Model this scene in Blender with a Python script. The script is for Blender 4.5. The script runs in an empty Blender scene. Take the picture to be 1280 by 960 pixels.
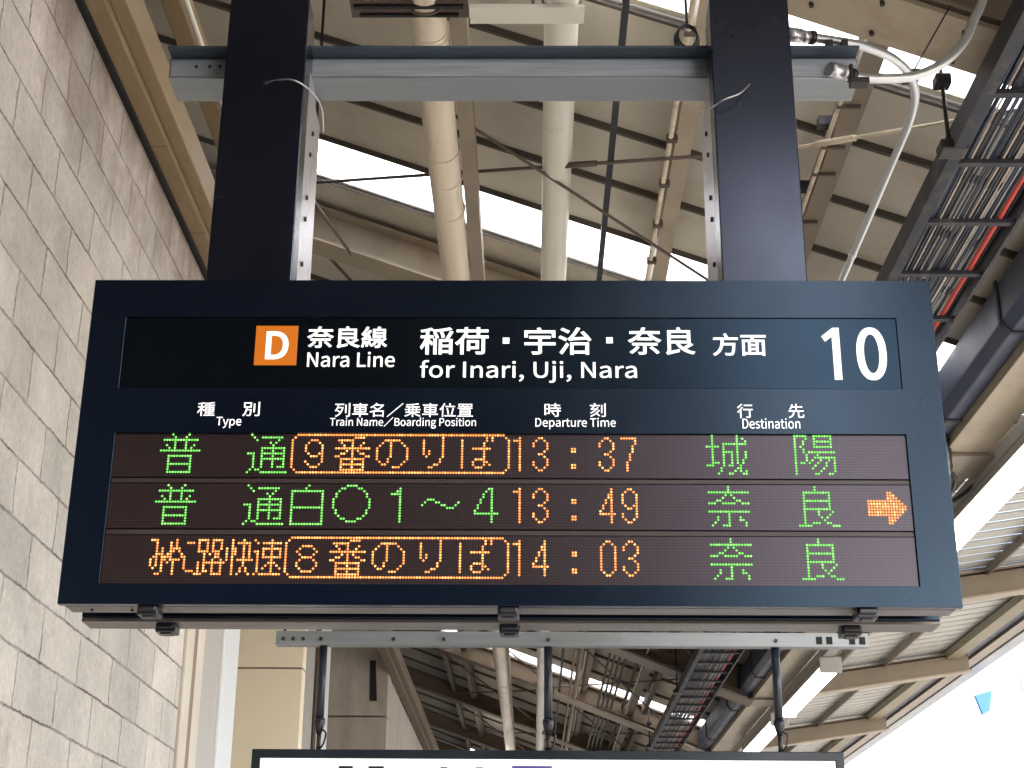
import bpy, bmesh, math, random
from mathutils import Vector, Matrix

scene = bpy.context.scene
COL = scene.collection
R = math.radians
random.seed(7)

# ------------------------------------------------------------------ camera
CAM_POS = Vector((0.0, 0.0, 1.6))
PITCH, YAW, ROLL, FPX = 0.374867519, 0.0143539421, 0.00743369593, 1900.855
cam_data = bpy.data.cameras.new("camera")
cam = bpy.data.objects.new("camera", cam_data)
COL.objects.link(cam)
_f = Vector((-math.sin(YAW) * math.cos(PITCH), math.cos(YAW) * math.cos(PITCH), math.sin(PITCH)))
_r0 = Vector((math.cos(YAW), math.sin(YAW), 0))
_u0 = _r0.cross(_f)
_r = _r0 * math.cos(ROLL) + _u0 * math.sin(ROLL)
_u = _r.cross(_f)
cam.matrix_world = Matrix((
    (_r.x, _u.x, -_f.x, CAM_POS.x), (_r.y, _u.y, -_f.y, CAM_POS.y),
    (_r.z, _u.z, -_f.z, CAM_POS.z), (0, 0, 0, 1)))
cam_data.sensor_width = 36.0
cam_data.lens = FPX / 1280.0 * 36.0
cam_data.clip_start = 0.05
cam_data.clip_end = 3000.0
scene.camera = cam

# ------------------------------------------------------------------ sky, sun, exposure
SUN_EL, SUN_AZ = R(46), R(140)          # azimuth from +y towards +x: veiled sun to the right, a little behind the camera
world = bpy.data.worlds.new("World")
scene.world = world
world.use_nodes = True
nt = world.node_tree
nt.nodes.clear()
sky = nt.nodes.new("ShaderNodeTexSky")
sky.sky_type = 'NISHITA'
sky.sun_disc = False
sky.sun_elevation = SUN_EL
sky.sun_rotation = SUN_AZ
sky.dust_density = 4.0
sky.air_density = 1.0
hsv = nt.nodes.new("ShaderNodeHueSaturation")
hsv.inputs['Saturation'].default_value = 0.85     # thin overcast
bg = nt.nodes.new("ShaderNodeBackground")
bg.inputs['Strength'].default_value = 0.15
wo = nt.nodes.new("ShaderNodeOutputWorld")
nt.links.new(sky.outputs[0], hsv.inputs['Color'])
nt.links.new(hsv.outputs[0], bg.inputs['Color'])
nt.links.new(bg.outputs[0], wo.inputs['Surface'])

sun_data = bpy.data.lights.new("sun", 'SUN')
sun_data.energy = 1.5
sun_data.angle = R(22)
sun_data.color = (1.0, 0.96, 0.9)
sun = bpy.data.objects.new("sun", sun_data)
COL.objects.link(sun)
_sd = Vector((math.sin(SUN_AZ) * math.cos(SUN_EL), math.cos(SUN_AZ) * math.cos(SUN_EL), math.sin(SUN_EL)))
sun.rotation_euler = _sd.to_track_quat('Z', 'Y').to_euler()
sun.location = (-20, 0, 30)

scene.view_settings.view_transform = 'Standard'
scene.view_settings.look = 'None'
scene.view_settings.gamma = 1.0
scene.view_settings.use_curve_mapping = False
EXPOSURE = 2.6
scene.view_settings.exposure = EXPOSURE
LIT = 2.0 ** -EXPOSURE                  # lamp strengths below are given as seen at this exposure
scene.cycles.use_denoising = True
scene.cycles.max_bounces = 10
scene.cycles.diffuse_bounces = 6
scene.cycles.glossy_bounces = 4
scene.cycles.sample_clamp_indirect = 6.0

# ------------------------------------------------------------------ materials
def _n(t, kind, **kw):
    n = t.nodes.new(kind)
    for k, v in kw.items():
        setattr(n, k, v)
    return n

def _setin(n, **kw):
    for k, v in kw.items():
        n.inputs[k].default_value = v

def paint(name, col, rough=0.5, metal=0.0, var=0.12, vscale=3.0, dirt=None, dirt_amt=0.0,
          dirt_scale=2.0, stretch=(1, 1, 1), bump=0.0, bscale=60.0, spec=0.5, rvar=0.1, tint=None):
    """painted or bare surface: base colour broken up by two noises, optional stains of another colour, fine bump"""
    m = bpy.data.materials.new(name)
    m.use_nodes = True
    t = m.node_tree
    b = t.nodes["Principled BSDF"]
    tc = _n(t, "ShaderNodeTexCoord")
    mp = _n(t, "ShaderNodeMapping")
    mp.inputs['Scale'].default_value = stretch
    t.links.new(tc.outputs['Object'], mp.inputs[0])
    n1 = _n(t, "ShaderNodeTexNoise")
    _setin(n1, Scale=vscale, Detail=6.0, Roughness=0.65)
    t.links.new(mp.outputs[0], n1.inputs['Vector'])
    ra = _n(t, "ShaderNodeMapRange")
    _setin(ra, **{'From Min': 0.25, 'From Max': 0.75, 'To Min': 1 - var, 'To Max': 1 + var})
    t.links.new(n1.outputs[0], ra.inputs[0])
    mul = _n(t, "ShaderNodeMix", data_type='RGBA', blend_type='MULTIPLY')
    mul.inputs[0].default_value = 1.0
    mul.inputs[6].default_value = (*col, 1)
    t.links.new(ra.outputs[0], mul.inputs[7])
    out = mul.outputs[2]
    if dirt is not None:
        n2 = _n(t, "ShaderNodeTexNoise")
        _setin(n2, Scale=dirt_scale, Detail=9.0, Roughness=0.7, Distortion=0.4)
        t.links.new(mp.outputs[0], n2.inputs['Vector'])
        r2 = _n(t, "ShaderNodeMapRange")
        _setin(r2, **{'From Min': 0.52, 'From Max': 0.72, 'To Min': 0.0, 'To Max': dirt_amt})
        t.links.new(n2.outputs[0], r2.inputs[0])
        mx = _n(t, "ShaderNodeMix", data_type='RGBA')
        mx.inputs[7].default_value = (*dirt, 1)
        t.links.new(r2.outputs[0], mx.inputs[0])
        t.links.new(out, mx.inputs[6])
        out = mx.outputs[2]
    t.links.new(out, b.inputs['Base Color'])
    rr = _n(t, "ShaderNodeMapRange")
    _setin(rr, **{'From Min': 0.3, 'From Max': 0.7, 'To Min': max(0.02, rough - rvar), 'To Max': min(1, rough + rvar)})
    t.links.new(n1.outputs[0], rr.inputs[0])
    t.links.new(rr.outputs[0], b.inputs['Roughness'])
    b.inputs['Metallic'].default_value = metal
    b.inputs['Specular IOR Level'].default_value = spec
    if tint:
        b.inputs['Specular Tint'].default_value = (*tint, 1)
    if bump > 0:
        n3 = _n(t, "ShaderNodeTexNoise")
        _setin(n3, Scale=bscale, Detail=4.0)
        t.links.new(mp.outputs[0], n3.inputs['Vector'])
        bp = _n(t, "ShaderNodeBump")
        _setin(bp, Strength=bump, Distance=0.01)
        t.links.new(n3.outputs[0], bp.inputs['Height'])
        t.links.new(bp.outputs[0], b.inputs['Normal'])
    return m

def glow(name, col, strength, base=(0.8, 0.8, 0.8), sample=True):
    m = bpy.data.materials.new(name)
    m.use_nodes = True
    b = m.node_tree.nodes["Principled BSDF"]
    b.inputs['Base Color'].default_value = (*base, 1)
    b.inputs['Emission Color'].default_value = (*col, 1)
    b.inputs['Emission Strength'].default_value = strength * LIT
    b.inputs['Roughness'].default_value = 0.4
    if not sample:
        m.cycles.emission_sampling = 'NONE'
    return m

def block_material():
    """pale split-face blocks in half bond, thin stained joints; object x runs along the wall, z up"""
    m = bpy.data.materials.new("pale_stone_blocks")
    m.use_nodes = True
    t = m.node_tree
    b = t.nodes["Principled BSDF"]
    tc = _n(t, "ShaderNodeTexCoord")
    sp = _n(t, "ShaderNodeSeparateXYZ")
    t.links.new(tc.outputs['Object'], sp.inputs[0])
    # let joints wander a little
    nw = _n(t, "ShaderNodeTexNoise")
    _setin(nw, Scale=3.5, Detail=5.0, Roughness=0.6)
    t.links.new(tc.outputs['Object'], nw.inputs['Vector'])
    cb = _n(t, "ShaderNodeCombineXYZ")
    t.links.new(sp.outputs['Y'], cb.inputs[0])
    t.links.new(sp.outputs['Z'], cb.inputs[1])
    va = _n(t, "ShaderNodeVectorMath", operation='MULTIPLY_ADD')
    va.inputs[1].default_value = (0.05, 0.016, 0)
    t.links.new(nw.outputs['Color'], va.inputs[0])
    t.links.new(cb.outputs[0], va.inputs[2])
    br = _n(t, "ShaderNodeTexBrick")
    br.offset = 0.5
    nf = _n(t, "ShaderNodeTexNoise")
    _setin(nf, Scale=38.0, Detail=4.0, Roughness=0.7)
    t.links.new(tc.outputs['Object'], nf.inputs['Vector'])
    vb = _n(t, "ShaderNodeVectorMath", operation='MULTIPLY_ADD')
    vb.inputs[1].default_value = (0.022, 0.020, 0)
    t.links.new(nf.outputs['Color'], vb.inputs[0])
    t.links.new(va.outputs[0], vb.inputs[2])
    _setin(br, Scale=1.0, **{'Mortar Size': 0.006, 'Mortar Smooth': 0.9, 'Bias': 0.0, 'Brick Width': 0.43, 'Row Height': 0.184})
    br.inputs['Color1'].default_value = (0.575, 0.53, 0.47, 1)
    br.inputs['Color2'].default_value = (0.46, 0.43, 0.38, 1)
    br.inputs['Mortar'].default_value = (0.15, 0.11, 0.085, 1)
    t.links.new(vb.outputs[0], br.inputs['Vector'])
    n1 = _n(t, "ShaderNodeTexNoise")
    _setin(n1, Scale=2.2, Detail=8.0, Roughness=0.68)
    t.links.new(tc.outputs['Object'], n1.inputs['Vector'])
    r1 = _n(t, "ShaderNodeMapRange")
    _setin(r1, **{'From Min': 0.3, 'From Max': 0.7, 'To Min': 0.74, 'To Max': 1.16})
    t.links.new(n1.outputs[0], r1.inputs[0])
    mu = _n(t, "ShaderNodeMix", data_type='RGBA', blend_type='MULTIPLY')
    mu.inputs[0].default_value = 1
    nj = _n(t, "ShaderNodeTexNoise")
    _setin(nj, Scale=3.2, Detail=5.0, Roughness=0.7)
    t.links.new(tc.outputs['Object'], nj.inputs['Vector'])
    rj = _n(t, "ShaderNodeMapRange")
    _setin(rj, **{'From Min': 0.36, 'From Max': 0.62, 'To Min': 0.12, 'To Max': 1.0})
    t.links.new(nj.outputs[0], rj.inputs[0])
    mj = _n(t, "ShaderNodeMath", operation='MULTIPLY')
    t.links.new(br.outputs['Fac'], mj.inputs[0])
    t.links.new(rj.outputs[0], mj.inputs[1])
    mc = _n(t, "ShaderNodeMix", data_type='RGBA')
    mc.inputs[7].default_value = (0.13, 0.085, 0.06, 1)
    br.inputs['Mortar'].default_value = (0.52, 0.485, 0.43, 1)
    t.links.new(mj.outputs[0], mc.inputs[0])
    t.links.new(br.outputs['Color'], mc.inputs[6])
    t.links.new(mc.outputs[2], mu.inputs[6])
    t.links.new(r1.outputs[0], mu.inputs[7])
    n2 = _n(t, "ShaderNodeTexNoise")
    _setin(n2, Scale=42.0, Detail=8.0, Roughness=0.8)
    t.links.new(tc.outputs['Object'], n2.inputs['Vector'])
    r2 = _n(t, "ShaderNodeMapRange")
    _setin(r2, **{'From Min': 0.3, 'From Max': 0.7, 'To Min': 0.80, 'To Max': 1.12})
    t.links.new(n2.outputs[0], r2.inputs[0])
    m2 = _n(t, "ShaderNodeMix", data_type='RGBA', blend_type='MULTIPLY')
    m2.inputs[0].default_value = 1
    t.links.new(mu.outputs[2], m2.inputs[6])
    t.links.new(r2.outputs[0], m2.inputs[7])
    np_ = _n(t, "ShaderNodeTexNoise")
    _setin(np_, Scale=26.0, Detail=10.0, Roughness=0.82)
    t.links.new(tc.outputs['Object'], np_.inputs['Vector'])
    rp = _n(t, "ShaderNodeMapRange")
    _setin(rp, **{'From Min': 0.56, 'From Max': 0.74, 'To Min': 0.0, 'To Max': 0.42})
    t.links.new(np_.outputs[0], rp.inputs[0])
    m3 = _n(t, "ShaderNodeMix", data_type='RGBA')
    m3.inputs[7].default_value = (0.27, 0.215, 0.17, 1)
    t.links.new(rp.outputs[0], m3.inputs[0])
    t.links.new(m2.outputs[2], m3.inputs[6])
    # soot in the top courses and brown runs
    n4 = _n(t, "ShaderNodeTexNoise")
    mp = _n(t, "ShaderNodeMapping")
    mp.inputs['Scale'].default_value = (1, 1.2, 0.9)
    t.links.new(tc.outputs['Object'], mp.inputs[0])
    t.links.new(mp.outputs[0], n4.inputs['Vector'])
    _setin(n4, Scale=2.6, Detail=9.0, Roughness=0.75)
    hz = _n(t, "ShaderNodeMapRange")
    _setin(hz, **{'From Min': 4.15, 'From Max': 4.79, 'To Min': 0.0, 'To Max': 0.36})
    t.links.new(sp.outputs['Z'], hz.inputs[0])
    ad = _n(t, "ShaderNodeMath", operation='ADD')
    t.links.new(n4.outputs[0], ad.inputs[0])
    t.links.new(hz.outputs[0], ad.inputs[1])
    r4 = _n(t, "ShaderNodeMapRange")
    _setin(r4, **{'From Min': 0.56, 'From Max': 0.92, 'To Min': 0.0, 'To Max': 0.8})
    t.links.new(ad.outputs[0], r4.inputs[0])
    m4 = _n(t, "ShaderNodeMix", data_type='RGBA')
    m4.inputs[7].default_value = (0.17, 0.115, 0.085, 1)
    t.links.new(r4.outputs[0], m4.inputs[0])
    t.links.new(m3.outputs[2], m4.inputs[6])
    t.links.new(m4.outputs[2], b.inputs['Base Color'])
    b.inputs['Roughness'].default_value = 0.88
    b.inputs['Specular IOR Level'].default_value = 0.25
    # relief: joints sunk, faces rough
    inv = _n(t, "ShaderNodeMath", operation='MULTIPLY_ADD')
    inv.inputs[1].default_value = -1.0
    t.links.new(br.outputs['Fac'], inv.inputs[0])
    sc = _n(t, "ShaderNodeMath", operation='MULTIPLY_ADD')
    sc.inputs[1].default_value = 0.35
    t.links.new(n2.outputs[0], sc.inputs[0])
    t.links.new(inv.outputs[0], sc.inputs[2])
    n5 = _n(t, "ShaderNodeTexNoise")
    _setin(n5, Scale=9.0, Detail=5.0)
    t.links.new(tc.outputs['Object'], n5.inputs['Vector'])
    s5 = _n(t, "ShaderNodeMath", operation='MULTIPLY_ADD')
    s5.inputs[1].default_value = 0.9
    t.links.new(n5.outputs[0], s5.inputs[0])
    t.links.new(sc.outputs[0], s5.inputs[2])
    s6 = _n(t, "ShaderNodeMath", operation='MULTIPLY_ADD')
    s6.inputs[1].default_value = -0.22
    t.links.new(rp.outputs[0], s6.inputs[0])
    t.links.new(s5.outputs[0], s6.inputs[2])
    bp = _n(t, "ShaderNodeBump")
    _setin(bp, Strength=0.8, Distance=0.008)
    t.links.new(s6.outputs[0], bp.inputs['Height'])
    t.links.new(bp.outputs[0], b.inputs['Normal'])
    return m

def led_material(pitch_x, pitch_z):
    """smoked display face: unlit diodes as a faint regular grid behind a glossy front"""
    m = bpy.data.materials.new("smoked_diode_matrix")
    m.use_nodes = True
    t = m.node_tree
    b = t.nodes["Principled BSDF"]
    tc = _n(t, "ShaderNodeTexCoord")
    sp = _n(t, "ShaderNodeSeparateXYZ")
    t.links.new(tc.outputs['Object'], sp.inputs[0])
    def wave(o, p):
        a = _n(t, "ShaderNodeMath", operation='MULTIPLY')
        a.inputs[1].default_value = 2 * math.pi / p
        t.links.new(o, a.inputs[0])
        c = _n(t, "ShaderNodeMath", operation='COSINE')
        t.links.new(a.outputs[0], c.inputs[0])
        return c.outputs[0]
    mn = _n(t, "ShaderNodeMath", operation='MINIMUM')
    t.links.new(wave(sp.outputs['X'], pitch_x), mn.inputs[0])
    t.links.new(wave(sp.outputs['Z'], pitch_z), mn.inputs[1])
    rg = _n(t, "ShaderNodeMapRange")
    _setin(rg, **{'From Min': -0.8, 'From Max': 0.3, 'To Min': 0.0, 'To Max': 1.0})
    t.links.new(mn.outputs[0], rg.inputs[0])
    mx = _n(t, "ShaderNodeMix", data_type='RGBA')
    mx.inputs[6].default_value = (0.0015, 0.001, 0.0015, 1)
    mx.inputs[7].default_value = (0.034, 0.019, 0.017, 1)
    t.links.new(rg.outputs[0], mx.inputs[0])
    t.links.new(mx.outputs[2], b.inputs['Base Color'])
    b.inputs['Roughness'].default_value = 0.30
    b.inputs['Specular IOR Level'].default_value = 0.6
    b.inputs['Specular Tint'].default_value = (0.95, 0.86, 1.0, 1)
    return m

M = {}
M['blocks'] = block_material()
M['navy'] = paint("navy_enamel", (0.0012, 0.0024, 0.0075), 0.25, var=0.1, vscale=1.6, spec=0.48, rvar=0.05, bump=0.02, bscale=400, tint=(0.52, 0.76, 1.0))
M['navy_post'] = paint("navy_post_enamel", (0.002, 0.0028, 0.007), 0.25, var=0.1, vscale=1.6, spec=0.62, rvar=0.06, bump=0.03, bscale=300, tint=(0.70, 0.78, 1.0))
M['window'] = paint("black_acrylic", (0.0008, 0.0008, 0.0016), 0.25, var=0.05, spec=0.45, rvar=0.02, tint=(0.4, 0.68, 1.0))
M['gap'] = paint("black_recess", (0.003, 0.003, 0.004), 0.7)
M['underside'] = paint("bronze_aluminium", (0.13, 0.115, 0.105), 0.42, metal=0.5, var=0.15, vscale=9, stretch=(0.3, 3, 3))
M['black_plastic'] = paint("black_plastic", (0.008, 0.009, 0.014), 0.4, spec=0.5)
M['alu'] = paint("brushed_aluminium", (0.56, 0.54, 0.56), 0.34, metal=0.85, var=0.12, vscale=20, stretch=(6, 6, 0.4))
M['galv'] = paint("galvanised_steel", (0.27, 0.29, 0.30), 0.42, metal=0.6, var=0.14, vscale=10, stretch=(0.25, 6, 6), dirt=(0.17, 0.165, 0.16), dirt_amt=0.35, dirt_scale=9)
M['galv_lit_tone'] = paint("zinc_face_lit_tone", (0.33, 0.355, 0.39), 0.42, metal=0.45, var=0.25, vscale=16, stretch=(0.2, 5, 5), dirt=(0.30, 0.31, 0.33), dirt_amt=0.7, dirt_scale=14)  # lighter zinc: light on the channel's front face put into the colour
M['galv_shade_tone'] = paint("zinc_shade_tone", (0.045, 0.065, 0.085), 0.5, metal=0.3, var=0.2, vscale=14, stretch=(0.5, 3, 3))  # darker zinc: shade on the channel's upper part put into the colour
M['bolt'] = paint("dark_bolt", (0.05, 0.045, 0.045), 0.45, metal=0.7)
M['text'] = glow("lit_white_lettering", (0.92, 1.0, 0.94), 0.80, sample=False)
M['text_paint'] = glow("backlit_white_lettering", (0.90, 0.92, 1.0), 0.55, sample=False)
M['orange'] = glow("lit_orange_badge", (0.80, 0.19, 0.003), 0.72, base=(0.10, 0.03, 0.002), sample=False)
M['roof'] = paint("cream_sheet_steel", (0.53, 0.488, 0.40), 0.62, var=0.16, vscale=1.2, dirt=(0.29, 0.225, 0.15), dirt_amt=0.5, dirt_scale=1.4, bump=0.05, bscale=12)
M['roof_right'] = paint("pale_sheet_steel", (0.46, 0.455, 0.42), 0.6, var=0.1, vscale=1.2, dirt=(0.32, 0.29, 0.23), dirt_amt=0.4, dirt_scale=1.2)
M['purlin'] = paint("dark_brown_steel", (0.075, 0.062, 0.05), 0.6, var=0.25, vscale=6)
M['rafter'] = paint("beige_steel", (0.33, 0.275, 0.20), 0.55, var=0.15, vscale=2.5, dirt=(0.20, 0.125, 0.075), dirt_amt=0.6, dirt_scale=2.6)
M['olive'] = paint("olive_steel", (0.23, 0.195, 0.115), 0.55, var=0.15, vscale=2.5, dirt=(0.13, 0.1, 0.07), dirt_amt=0.6, dirt_scale=2.6)
M['taupe'] = paint("taupe_steel", (0.205, 0.165, 0.12), 0.55, var=0.15, vscale=2.5, dirt=(0.17, 0.13, 0.1), dirt_amt=0.6, dirt_scale=2.6)
M['pipe'] = paint("cream_pipe_paint", (0.60, 0.52, 0.40), 0.45, var=0.12, vscale=3, dirt=(0.34, 0.225, 0.13), dirt_amt=0.8, dirt_scale=2.2, stretch=(1.5, 0.5, 1.5))
M['pipe_grey'] = paint("pale_grey_pipe_paint", (0.60, 0.57, 0.49), 0.4, var=0.08, vscale=3, dirt=(0.36, 0.31, 0.23), dirt_amt=0.4, dirt_scale=3)
M['brown_beam'] = paint("ochre_painted_timber", (0.215, 0.152, 0.078), 0.6, var=0.2, vscale=4, stretch=(2, 0.4, 2), dirt=(0.12, 0.075, 0.045), dirt_amt=0.7, dirt_scale=4)
M['brown_dark'] = paint("brown_beam_paint", (0.125, 0.085, 0.048), 0.6, var=0.2, vscale=4, dirt=(0.08, 0.05, 0.03), dirt_amt=0.6, dirt_scale=4)
M['grey_board'] = paint("grey_boarding", (0.30, 0.285, 0.235), 0.7, var=0.2, vscale=3, dirt=(0.1, 0.085, 0.065), dirt_amt=0.6)
M['steel_dark'] = paint("dark_grey_steel", (0.018, 0.02, 0.027), 0.62, metal=0.15, var=0.25, vscale=6, dirt=(0.16, 0.12, 0.09), dirt_amt=0.5, dirt_scale=9)
M['duct'] = paint("navy_duct", (0.026, 0.036, 0.075), 0.5, var=0.2, vscale=4, dirt=(0.075, 0.07, 0.07), dirt_amt=0.5)
M['conduit'] = paint("silver_conduit", (0.47, 0.48, 0.49), 0.38, metal=0.75, var=0.04, vscale=2)
M['rod'] = paint("rusty_rod", (0.085, 0.06, 0.045), 0.6, var=0.3, vscale=12)
M['rod_pale'] = paint("cream_rod", (0.55, 0.47, 0.35), 0.55, var=0.2, vscale=12, dirt=(0.2, 0.12, 0.07), dirt_amt=0.8, dirt_scale=9)
M['cable_black'] = paint("black_cable", (0.012, 0.014, 0.022), 0.5)
M['cable_blue'] = paint("navy_cable", (0.02, 0.03, 0.06), 0.5)
M['cable_grey'] = paint("grey_cable", (0.42, 0.41, 0.40), 0.5)
M['cable_beige'] = paint("beige_cable", (0.50, 0.40, 0.30), 0.5)
M['cable_red'] = paint("red_cable", (0.50, 0.05, 0.035), 0.45)
M['tube'] = glow("lit_fluorescent_tube", (1.0, 0.97, 0.86), 12.0)
M['housing'] = paint("grey_lamp_housing", (0.36, 0.35, 0.33), 0.5, var=0.1)
M['white_steel'] = paint("white_painted_steel", (0.56, 0.57, 0.57), 0.45, var=0.06, vscale=2, dirt=(0.5, 0.48, 0.44), dirt_amt=0.5, dirt_scale=3)
M['gutter'] = paint("grey_gutter", (0.30, 0.325, 0.34), 0.45, metal=0.2, var=0.1)
M['beige_panel'] = paint("cream_wall_panel", (0.76, 0.67, 0.50), 0.55, var=0.06, vscale=1.5)
M['jamb'] = paint("beige_jamb", (0.52, 0.46, 0.38), 0.6, var=0.12)
M['jamb_brown'] = paint("brown_seal", (0.20, 0.145, 0.105), 0.6)
M['jamb_grey'] = paint("grey_steel_column", (0.36, 0.33, 0.295), 0.5, var=0.08)
M['concrete'] = paint("stained_concrete", (0.40, 0.36, 0.31), 0.85, var=0.2, vscale=1.2, dirt=(0.25, 0.2, 0.16), dirt_amt=0.7, dirt_scale=1.1, stretch=(1.5, 1.5, 0.5))
M['blocker_dark'] = paint("blocker_dark_brown", (0.03, 0.026, 0.024), 0.7)
M['platform'] = paint("platform_concrete", (0.34, 0.33, 0.31), 0.85, var=0.15)
M['floor_darkened'] = paint("platform_far_darkened", (0.075, 0.073, 0.07), 0.85, var=0.15)
M['ballast'] = paint("ballast", (0.30, 0.28, 0.25), 0.9, var=0.3, vscale=8)
M['sign_face'] = glow("lit_sign_face", (0.90, 0.97, 1.0), 0.98, sample=False)
M['sign_frame'] = paint("dark_sign_frame", (0.006, 0.012, 0.02), 0.4)
M['sign_black'] = paint("black_sign_print", (0.01, 0.01, 0.01), 0.5)
M['sign_purple'] = paint("purple_sign_print", (0.10, 0.07, 0.30), 0.5)
M['blue'] = paint("sky_blue_plastic", (0.03, 0.13, 0.38), 0.4)

def skylight_material():
    m = bpy.data.materials.new("milky_skylight_sheet")
    m.use_nodes = True
    t = m.node_tree
    t.nodes.clear()
    o = _n(t, "ShaderNodeOutputMaterial")
    a = _n(t, "ShaderNodeBsdfTranslucent")
    a.inputs[0].default_value = (0.93, 0.94, 0.95, 1)
    d = _n(t, "ShaderNodeBsdfDiffuse")
    d.inputs[0].default_value = (0.8, 0.8, 0.8, 1)
    mx = _n(t, "ShaderNodeMixShader")
    mx.inputs[0].default_value = 0.12
    t.links.new(a.outputs[0], mx.inputs[1])
    t.links.new(d.outputs[0], mx.inputs[2])
    t.links.new(mx.outputs[0], o.inputs[0])
    return m
M['skylight'] = skylight_material()

def led_dot(name, core, core_s):
    return glow(name, core, core_s, base=(0.02, 0.02, 0.02), sample=False)
M['led_green'] = led_dot("lit_green_diode", (0.22, 1.0, 0.13), 1.1)
M['led_green_lens'] = led_dot("green_diode_lens", (0.01, 0.40, 0.005), 0.5)
M['led_amber'] = led_dot("lit_amber_diode", (1.0, 0.33, 0.065), 1.7)
M['led_amber_bright'] = led_dot("lit_amber_diode_bright", (1.0, 0.40, 0.10), 2.5)
M['led_green_bright'] = led_dot("lit_green_diode_bright", (0.30, 1.0, 0.17), 1.5)
M['led_amber_lens'] = led_dot("amber_diode_lens", (1.0, 0.12, 0.004), 0.75)

# ------------------------------------------------------------------ object helpers
def link(name, me, m=None, parent=None):
    o = bpy.data.objects.new(name, me)
    COL.objects.link(o)
    if m is not None:
        for x in (m if isinstance(m, (list, tuple)) else [m]):
            me.materials.append(x)
    if parent is not None:
        o.parent = parent
    return o

def tag(o, label, cat, group=None):
    o['label'] = label
    o['category'] = cat
    o['kind'] = 'thing'
    if group:
        o['group'] = group
    return o

def thing(name, label, cat, loc=(0, 0, 0), group=None):
    o = bpy.data.objects.new(name, None)
    o.empty_display_size = 0.1
    COL.objects.link(o)
    o.location = loc
    return tag(o, label, cat, group)

class MB:
    """collects boxes, bars, tubes and prisms and links them as one mesh object"""
    def __init__(self, off=(0, 0, 0)):
        self.bm = bmesh.new()
        self.off = Vector(off)
    def box(self, a, b, mi=0):
        x0, y0, z0 = a; x1, y1, z1 = b
        vs = [self.bm.verts.new(Vector(p) - self.off) for p in
              ((x0, y0, z0), (x1, y0, z0), (x1, y1, z0), (x0, y1, z0), (x0, y0, z1), (x1, y0, z1), (x1, y1, z1), (x0, y1, z1))]
        for f in ((0, 3, 2, 1), (4, 5, 6, 7), (0, 1, 5, 4), (1, 2, 6, 5), (2, 3, 7, 6), (3, 0, 4, 7)):
            self.bm.faces.new([vs[i] for i in f]).material_index = mi
        return self
    def hexa(self, pts, mi=0):
        vs = [self.bm.verts.new(Vector(p) - self.off) for p in pts]
        for f in ((0, 3, 2, 1), (4, 5, 6, 7), (0, 1, 5, 4), (1, 2, 6, 5), (2, 3, 7, 6), (3, 0, 4, 7)):
            self.bm.faces.new([vs[i] for i in f]).material_index = mi
        return self
    def prism_y(self, prof, y0, y1, mi=0):
        """closed (x, z) profile swept along y"""
        a = [self.bm.verts.new(Vector((x, y0, z)) - self.off) for x, z in prof]
        b = [self.bm.verts.new(Vector((x, y1, z)) - self.off) for x, z in prof]
        n = len(prof)
        fs = [self.bm.faces.new(a), self.bm.faces.new(b[::-1])]
        for i in range(n):
            fs.append(self.bm.faces.new((a[i], b[i], b[(i + 1) % n], a[(i + 1) % n])))
        for f in fs:
            f.material_index = mi
        return self
    def prism_x(self, prof, x0, x1, mi=0):
        """closed (y, z) profile swept along x"""
        a = [self.bm.verts.new(Vector((x0, y, z)) - self.off) for y, z in prof]
        b = [self.bm.verts.new(Vector((x1, y, z)) - self.off) for y, z in prof]
        n = len(prof)
        fs = [self.bm.faces.new(a), self.bm.faces.new(b[::-1])]
        for i in range(n):
            fs.append(self.bm.faces.new((a[i], b[i], b[(i + 1) % n], a[(i + 1) % n])))
        for f in fs:
            f.material_index = mi
        return self
    def tube(self, pts, r, n=12, mi=0, caps=True):
        pts = [Vector(p) for p in pts]
        rad = r if isinstance(r, (list, tuple)) else [r] * len(pts)
        prev = None
        up = None
        for i, p in enumerate(pts):
            t = (pts[min(i + 1, len(pts) - 1)] - pts[max(i - 1, 0)]).normalized()
            if up is None:
                up = t.orthogonal().normalized()
            up = (up - t * up.dot(t)).normalized()
            s = t.cross(up)
            ring = [self.bm.verts.new(p + (up * math.cos(2 * math.pi * k / n) + s * math.sin(2 * math.pi * k / n)) * rad[i] - self.off) for k in range(n)]
            if prev:
                for k in range(n):
                    f = self.bm.faces.new((prev[k], prev[(k + 1) % n], ring[(k + 1) % n], ring[k]))
                    f.smooth = True
                    f.material_index = mi
            elif caps:
                self.bm.faces.new(ring[::-1]).material_index = mi
            prev = ring
        if caps:
            self.bm.faces.new(prev).material_index = mi
        return self
    def build(self, name, m, parent=None, bevel=0.0, seg=2):
        bmesh.ops.recalc_face_normals(self.bm, faces=self.bm.faces[:])
        me = bpy.data.meshes.new(name)
        if parent is not None and parent.type == 'EMPTY' or parent is not None:
            base = world_loc(parent)
            for v in self.bm.verts:
                v.co -= base
        self.bm.to_mesh(me)
        self.bm.free()
        o = link(name, me, m, parent)
        if bevel > 0:
            md = o.modifiers.new("bevel", 'BEVEL')
            md.width = bevel
            md.segments = seg
            md.limit_method = 'ANGLE'
            md.angle_limit = R(35)
        return o

def world_loc(o):
    v = Vector((0, 0, 0))
    while o is not None:
        v += o.location
        o = o.parent
    return v

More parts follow.
